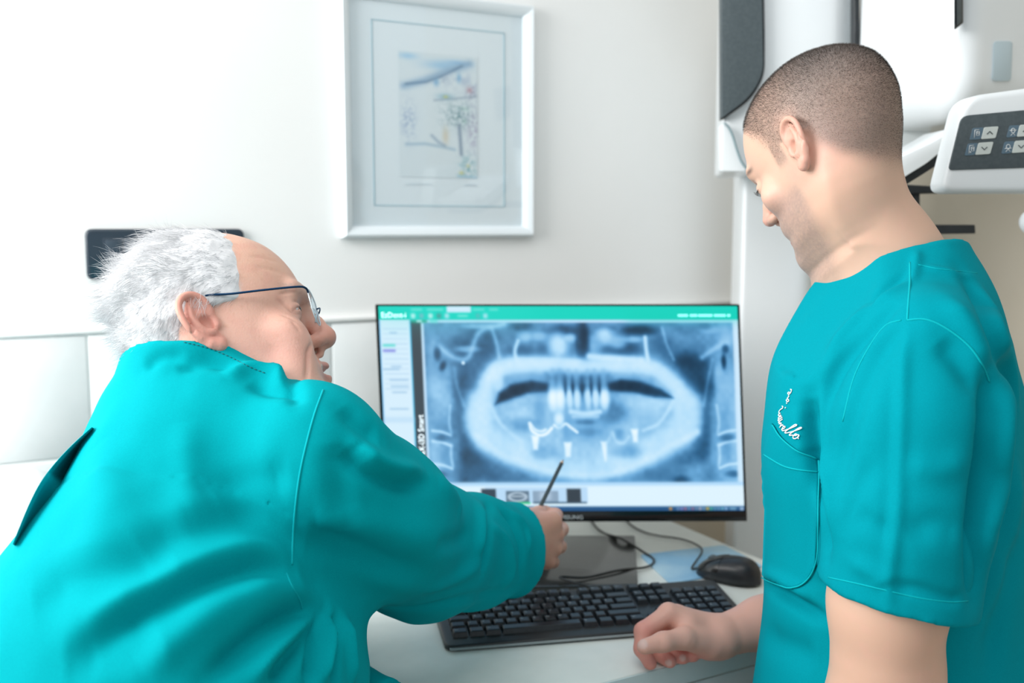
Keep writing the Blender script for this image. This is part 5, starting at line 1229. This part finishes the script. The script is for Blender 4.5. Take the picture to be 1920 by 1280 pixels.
def scalpB(q):
    """hair density on the scalp, 0..1"""
    x, y, z = np.abs(q[:, 0]), q[:, 1], q[:, 2]
    front = np.interp(z, [-.06, -.045, -.03, -.01, .004, .014, .022, .03, .045, .06, .085, .13], [-.064, -.058, -.046, -.034, -.030, -.026, .022, .030, .036, .046, .066, .08])
    sb = sstep(y, .006, .012) * sstep(-y, -.030, -.024) * sstep(z, -.012, .004) * sstep(-z, -.04, -.026)
    d = sstep(front - y, -.010, .018) * sstep(z, -.112, -.028)
    return np.maximum(d, sb * .9) * (1 - .85 * earm if len(x) == len(earm) else 1)
dens = scalpB(q)
tone = (.62 + .38 * sstep(-q[:, 1], -.02, .07)) * (.75 + .25 * sstep(q[:, 2], .02, .10))
tint(dens * tone, (.130, .115, .108), .95)
beard = sstep(q[:, 1], .002, .022) * sstep(-q[:, 2], .016, .05) * sstep(q[:, 2], -.20, -.10) * sstep(q[:, 1] + q[:, 2] * .3, -.02, .01)
beard = np.maximum(beard, gs((-.06, .012, -.02), (.012, .012, .03)) * .6)
tint(beard * (.55 + .45 * vnoise(V, 1400, 8)), (.26, .20, .185), .72)
tint(sstep(q[:, 2], -.17, -.1) * sstep(-q[:, 1], .03, .06) * sstep(-q[:, 2], .05, .07), (.66, .45, .34), .3)
brow = np.zeros(len(V))
for s in (-1, 1):
    for t_ in np.linspace(0, 1, 7): brow = np.maximum(brow, gs((s * (.012 + .036 * t_), .101 - .022 * t_ * t_, .0270 + .004 * math.sin(t_ * 2.6)), (.006, .012, .0036)))
tint(np.clip(brow * 1.3, 0, 1), (.06, .045, .04), .85)
lips = np.maximum(gs((0, .098, -.0575), (.022, .01, .0045)), gs((0, .096, -.0715), (.021, .01, .005))); tint(lips, (.55, .26, .24), .8)
# hand: flushed fingers and nails
hd = (V[:, 2] < -.48) & (V[:, 1] > 1.19) & (V[:, 0] < .42)
fl_ = np.zeros(len(V))
for q_ in fB:
    for a_ in q_[1:]: fl_ = np.maximum(fl_, np.exp(-((V - a_) ** 2).sum(1) / .018 ** 2))
tint(hd.astype(float), (.76, .405, .33), .85); tint(fl_ * hd, (.74, .25, .22), .8)
def nail(c, r):
    b, nn = dB.hit(*c)
    if b is None: return
    m = sstep(-np.linalg.norm(V - b, axis=1), -r, -r * .8) * ((N @ nn) > .3); tint(m, (.74, .52, .48), .8)
nail((1204, 1206), .0082); nail((1253, 1243), .0052); nail((1280, 1233), .005)
me = mesh_np('body', toW(V), F); set_col(me, C)
manB = thing('person', 'man with cropped dark hair in a short-sleeved teal tunic, standing with one hand on desk', 'person', Vector(toW([[.48, 1.13, -CAMZ]])[0]))
part('body', me, M_skinB, manB)
for s in (-1, 1):
    bm = bmesh.new(); bmesh.ops.create_uvsphere(bm, u_segments=20, v_segments=14, radius=.0105); bm.transform(Matrix.Translation(Vector(toW([hb_(s * .0325, .0795, .006)])[0])))
    part('eye', bm_mesh('eye', bm, True), M_eye, manB)
    lash = [tube_np(toW([hb_(s * (.022 + .022 * t_), .0935 - .009 * t_ * t_, .004), hb_(s * (.0225 + .0235 * t_), .0975 - .009 * t_ * t_, .001), hb_(s * (.023 + .025 * t_), .0995 - .009 * t_ * t_, .003)]), [.00025, .0002, .00008], 4) for t_ in np.linspace(0, 1, 16)]
    part('eyelashes', mesh_np('eyelashes', *cat(lash)), mat('lash', (.02, .016, .015, 1), .6), manB)['kind'] = 'stuff'
# hair: thousands of short bristles
hm = (dens > .10)
rp, fi = scatter(V, F, hm, 80000, 3); dn = dens[F[fi]].mean(1); rg = np.random.default_rng(8); kp = rg.random(len(rp)) < np.clip(dn * 1.1, 0, 1) ** 1.3
rp, fi, dn = rp[kp], fi[kp], dn[kp]; rn = N[F[fi]].mean(1); rn /= np.linalg.norm(rn, axis=1)[:, None]; n = len(rp)
ql = loc_of(HBm, rp); fl3 = np.stack([np.zeros(n), np.interp(ql[:, 2], [0, .08, .13], [-.5, .2, .6]), np.interp(ql[:, 2], [-.05, .06, .12], [-1, -.6, .2])], 1) @ HBm[1].T
dr_ = rn * .75 + fl3 * .55 + rg.normal(0, .09, (n, 3)); dr_ /= np.linalg.norm(dr_, axis=1)[:, None]
hl_ = (.0012 + .0020 * sstep(ql[:, 2], -.03, .08)) * rg.uniform(.7, 1.2, n) * (.5 + .5 * dn)
SV, SF = strands_np(rp, lambda t_: rp - rn * .0004 + dr_ * hl_[:, None] * t_, np.full(n, .00010), 1)
M_hairB = mat('cropped_hair', (.055, .042, .036, 1), .5, noise=(300, (.10, .08, .07, 1)))
hB = part('hair', mesh_np('hair', toW(SV), SF), M_hairB, manB); hB['kind'] = 'stuff'
# ---------------- tunic
M_teal_blue_dim = mat('blue_teal_cotton_dimmed', (.0, .255, .315, 1), .85, noise=(900, (.0, .28, .345, 1)), bump=(1500, .08, .0006), spec=.05)  # bluer dye, also darkened in the colour for the weaker light on him
t = Field()
FB = n_([-math.cos(math.radians(47)), math.sin(math.radians(47)), 0]); LB = n_([-FB[1], FB[0], 0]); RT = np.stack([-LB, FB, n_([0, 0, 1.0])], 1).astype(f32)
t.add(ell(C3(1672, 780, 1.155), (.185, .125, .20), RT), .05)
t.add(ell(C3(1690, 980, 1.150), (.180, .130, .22), RT), .06)
t.add(ell(C3(1690, 1180, 1.14), (.188, .138, .22), RT), .06)
t.add(ell(C3(1685, 1390, 1.13), (.205, .160, .20), RT), .06)
t.add(cap(C3(1722, 568, 1.135), C3(1738, 660, 1.05), .068, .070), .04)
t.add(cap(C3(1695, 600, 1.17), C3(1608, 725, 1.33), .062, .065), .05)
t.add(cap(C3(1690, 480, 1.165), C3(1690, 640, 1.15), .066, .10), .04)
fs = Field(); fs.chain([C3(1737, 672, 1.025), C3(1714, 800, 1.0), C3(1697, 960, .985), C3(1684, 1110, .98), C3(1680, 1180, .978)], [.074, .079, .0795, .0735, .0725], .025)
upc = C3(1684, 1130, .98) - C3(1696, 960, .985); upc /= np.linalg.norm(upc); upc = upc + n_([-.16, .02, 0]); upc /= np.linalg.norm(upc); pcB = C3(1682, 1120, .98)
fs.add((lambda p: (-(p - pcB) @ upc).astype(f32), pcB + upc * .07, .13), .002, 's')
fs.add(cap(pcB - upc * .06, pcB + upc * .05, .0675, .0690), .003, 's')
t.add((fs, C3(1700, 900, .99), .36), .012)
t.chain([C3(1608, 730, 1.33), C3(1640, 900, 1.36)], [.07, .075], .03)
# neckline, cuff
pnB = n_([-.22, .28, 1.0]); pnB /= np.linalg.norm(pnB); p0B = C3(1738, 458, 1.10)
t.add((lambda p: (-(p - p0B) @ pnB).astype(f32), p0B + pnB * .10, .16), .003, 's')
pn2 = n_([-1.25, -.35, 1.0]); pn2 /= np.linalg.norm(pn2); p2B = C3(1656, 488, 1.08)
t.add((lambda p: (-(p - p2B) @ pn2).astype(f32), p2B + pn2 * .085, .13), .003, 's')
nB_ = C3(1672, 380, 1.165)
t.add(cap(C3(1668, 570, 1.170), nB_, .062, .064), .003, 's')
t.add(cap(C3(1585, 560, 1.20), C3(1560, 600, 1.25), .03, .012), .004, 's')
TV, TF = sculpt(t, (.18, .82, -.84), (.86, 1.56, .02), .0035)
TV = relax(TV, TF, 2, .5)
TV = TV + vnormals(TV, TF) * ((vnoise(TV, 13, 41) - .5) * .0045 + (vnoise(TV * n_([1, 1, .45]), 42, 42) - .5) * .0022)[:, None]
dU = Drape(TV, TF)
dU.fold([
    (((1700, 604), (1692, 700), (1688, 800), (1682, 950), (1672, 1050), (1666, 1138)), .008, .0035), (((1682, 700), (1676, 800), (1670, 950), (1660, 1050)), .012, -.002),
    (((1700, 590), (1650, 660), (1610, 740), (1585, 830), (1570, 930)), .016, -.005), (((1690, 560), (1630, 620), (1575, 690), (1545, 760)), .012, -.005), (((1700, 530), (1640, 570), (1585, 620), (1550, 670)), .010, .004), (((1705, 510), (1660, 545), (1620, 590)), .008, -.003),
    (((1522, 745), (1520, 790), (1527, 850), (1540, 930), (1548, 1040)), .014, -.013), (((1500, 760), (1505, 820), (1512, 850)), .012, .004), (((1545, 720), (1540, 790), (1552, 900), (1556, 1000)), .010, .006),
    (((1858, 700), (1862, 760), (1856, 830), (1846, 900), (1838, 1000), (1828, 1120)), .016, -.016), (((1880, 700), (1884, 780), (1876, 880), (1862, 1000)), .018, .007),
    (((1780, 560), (1820, 620), (1850, 690)), .016, .005), (((1800, 500), (1850, 590), (1885, 700), (1895, 800)), .014, -.006), (((1840, 540), (1880, 640), (1908, 760)), .014, .005), (((1760, 640), (1800, 680), (1835, 740)), .016, -.004),
    (((1424, 1088), (1460, 1108), (1505, 1138), (1550, 1162)), .010, -.008), (((1418, 1070), (1470, 1092), (1520, 1120)), .010, .004), (((1412, 1180), (1470, 1210), (1530, 1235)), .02, -.005), (((1900, 1000), (1880, 1120), (1850, 1270)), .02, -.006), (((1905, 860), (1892, 1000), (1860, 1160)), .018, .006),
    (((1720, 470), (1716, 500), (1708, 530)), .006, .003), (((1730, 500), (1780, 508), (1830, 518)), .006, .002), (((1600, 960), (1640, 985), (1668, 990)), .014, -.003), (((1590, 1050), (1640, 1075), (1660, 1100)), .012, .003), (((1700, 1000), (1760, 980), (1810, 1000)), .016, -.003),
    (((1640, 860), (1600, 930), (1580, 1010)), .014, -.003), (((1700, 870), (1760, 880), (1820, 860)), .016, .003), (((1670, 1098), (1720, 1105), (1780, 1122), (1812, 1120)), .008, -.003)], 1.5)
tv, tf = dU.V, dU.F
tunB = part('tunic', mesh_np('tunic', toW(tv), tf), M_teal_blue_dim, manB)
add_seam(dU, ((1706, 492), (1706, 530), (1703, 570), (1701, 600)), tunB, .0011)
add_seam(dU, ((1701, 600), (1730, 598), (1757, 606), (1790, 626), (1820, 652), (1842, 684), (1855, 716)), tunB, .0011)
add_seam(dU, ((1690, 600), (1660, 610), (1630, 650), (1600, 710), (1580, 790)), tunB, .0008)
add_seam(dU, ((1553, 1082), (1600, 1092), (1660, 1106), (1720, 1120), (1780, 1128), (1815, 1126)), tunB, .0007)
add_seam(dU, ((1722, 496), (1760, 504), (1800, 508), (1832, 512)), tunB, .0006)
# chest pocket: a second layer of cloth lying on the tunic
def patch(dr, rows, lift, nr=8):
    """rows: list of photo polylines (equal length) spanning the patch"""
    R_ = [spline(r, 8) for r in rows]; g_ = []
    for i in range(len(R_) - 1):
        for s_ in np.linspace(0, 1, nr, endpoint=(i == len(R_) - 2)): g_.append(R_[i] * (1 - s_) + R_[i + 1] * s_)
    g_ = n_(g_); P = np.zeros(g_.shape[:2] + (3,)); last = None
    for i in range(g_.shape[0]):
        for j in range(g_.shape[1] - 1, -1, -1):
            b, nn = dr.hit(*g_[i, j])
            if b is None: b, nn = last
            P[i, j] = b + nn * lift; last = (b, nn)
    a_, b_ = P.shape[:2]; P = P.reshape(-1, 3); q = (np.arange(a_ - 1)[:, None] * b_ + np.arange(b_ - 1)[None]).ravel(); F = np.stack([q, q + 1, q + b_ + 1, q + b_], 1)
    c_ = P.mean(0); nn = np.cross(P[b_] - P[0], P[1] - P[0]); 
    if nn @ c_ < 0: F = F[:, ::-1]
    e = [*range(b_), *[i * b_ + b_ - 1 for i in range(1, a_)], *[(a_ - 1) * b_ + j for j in range(b_ - 2, -1, -1)], *[i * b_ for i in range(a_ - 2, 0, -1)]]
    back = P + (c_ / np.linalg.norm(c_)) * (lift + .0015); m = len(P); E = n_([(e[k], e[(k + 1) % len(e)], e[(k + 1) % len(e)] + m, e[k] + m) for k in range(len(e))])
    return np.concatenate([P, back]), np.concatenate([F, E]), P[e[:]]
pk_rows = [((1450, 793), (1466, 818), (1495, 842), (1530, 858)), ((1434, 850), (1462, 872), (1498, 880), (1534, 885)), ((1424, 950), (1458, 962), (1496, 972), (1537, 980)), ((1421, 1040), (1455, 1052), (1492, 1060), (1532, 1062)), ((1421, 1078), (1450, 1088), (1486, 1103), (1512, 1090))]
PV, PF, rim = patch(dU, pk_rows, .0022)
pk = part('pocket', mesh_np('pocket', toW(PV), PF), M_teal_blue_dim, tunB)
dP = Drape(tv, tf)
for nm_, ln0_ in (('pocket_seam', ((1452, 797), (1467, 820), (1495, 843), (1530, 860))), ('pocket_seam', ((1436, 852), (1470, 872), (1500, 880), (1533, 885))), ('pocket_seam', ((1533, 862), (1537, 930), (1538, 1000), (1534, 1056), (1512, 1090), (1487, 1102), (1450, 1089), (1422, 1079)))):
    add_seam(dU, ln0_, pk, .0009, .0024, nm_)
# white cursive embroidery above the pocket (copied stroke by stroke)
E8 = lambda pts: [(1440 + x / 8, 700 + y / 8) for x, y in pts]
strokes = [[(345, 240), (362, 245), (352, 285), (325, 315), (308, 300), (322, 280), (348, 300)], [(318, 330), (322, 350), (300, 372), (318, 395), (322, 415), (300, 425), (284, 400), (300, 392)], [(288, 440), (294, 455)], [(268, 520), (276, 508)],
           [(222, 490), (236, 500), (226, 525), (205, 535), (182, 560), (176, 590), (196, 600)], [(196, 595), (168, 620), (185, 640), (205, 620), (178, 650)], [(215, 640), (165, 668), (192, 690)], [(225, 660), (160, 700), (196, 715)], [(228, 685), (168, 735), (206, 742)], [(178, 760), (214, 742), (196, 790), (236, 768)], [(184, 810), (226, 770), (240, 790)],
           [(215, 838), (255, 822), (268, 800), (250, 792), (222, 830), (228, 858), (262, 852)], [(262, 852), (330, 830), (418, 790), (436, 772), (414, 766), (352, 810), (272, 872), (270, 892), (300, 890)], [(300, 890), (380, 870), (480, 832), (502, 815), (482, 808), (420, 848), (338, 910), (338, 928), (366, 924)], [(366, 924), (420, 930), (440, 918), (420, 905), (390, 940), (388, 968), (420, 976), (458, 950), (466, 925), (446, 915)], [(462, 930), (452, 960), (462, 980)]]
tb = []
for s_ in strokes:
    try: tb.append(dU.strip_tube(E8(s_), .00065, .0009, 5, 5))
    except Exception: pass
part('embroidery', mesh_np('embroidery', *cat(tb)), M_embroid, tunB, 'white cursive embroidered name')['kind'] = 'stuff'
# second lapel of the V neck, far side
V_ = []
for (xa, ya), (xb, yb) in zip(spline([(1584, 557), (1566, 575), (1548, 594), (1536, 604)], 4), spline([(1578, 580), (1566, 604), (1553, 628), (1541, 652)], 4)):
    for s_ in (0, .5, 1): V_.append(C3(xa + (xb - xa) * s_, ya + (yb - ya) * s_, 1.235 + .015 * (1 - s_)))
V_ = n_(V_); m = len(V_) // 3; F = n_([(i * 3 + j, i * 3 + j + 1, (i + 1) * 3 + j + 1, (i + 1) * 3 + j) for i in range(m - 1) for j in range(2)])
part('lapel', mesh_np('lapel', toW(np.concatenate([V_, V_ + n_([.001, .003, 0])])), np.concatenate([F, F[:, ::-1] + len(V_)])), M_teal_blue_dim, tunB)
# right sleeve is part of the tunic; trousers and shoes below the frame
fl = Field(); hpB = n_([C3(1705, 1380, 1.13)[0], 1.13, -.60])
fl.add(ell(hpB, (.185, .14, .16), RT), .03)
for s in (-1, 1):
    a_ = hpB + LB * .10 * s + n_([0, 0, -.05]); b_ = a_ + LB * .05 * s + FB * .05; b_[2] = -CAMZ + .44; c_ = a_ + LB * .07 * s - FB * .02; c_[2] = -CAMZ + .07
    fl.add(cap(a_, b_, .10, .075), .04); fl.add(cap(b_, c_, .075, .06), .03)
v_, f_ = sculpt(fl, (.20, .75, -CAMZ), (1.0, 1.55, -.42), .008); part('trousers', mesh_np('trousers', toW(v_), f_), M_navy, manB)
for s in (-1, 1):
    c_ = hpB + LB * .17 * s - FB * .02; a_ = n_([c_[0], c_[1], -CAMZ + .045]); fl = Field(); fl.add(cap(a_ - FB * .06, a_ + FB * .15, .045, .04), .02); fl.add(cap(a_, a_ + n_([0, 0, .05]), .05, .045), .02)
    fl.add((lambda p: (p[:, 2] + CAMZ).astype(f32), n_([a_[0], a_[1], -CAMZ - .05]), .25), .003, 's')
    v_, f_ = sculpt(fl, tuple(a_ - n_([.25, .25, .06])), tuple(a_ + n_([.25, .25, .14])), .006); part('shoe', mesh_np('shoe', toW(v_), f_), M_shoe, manB)
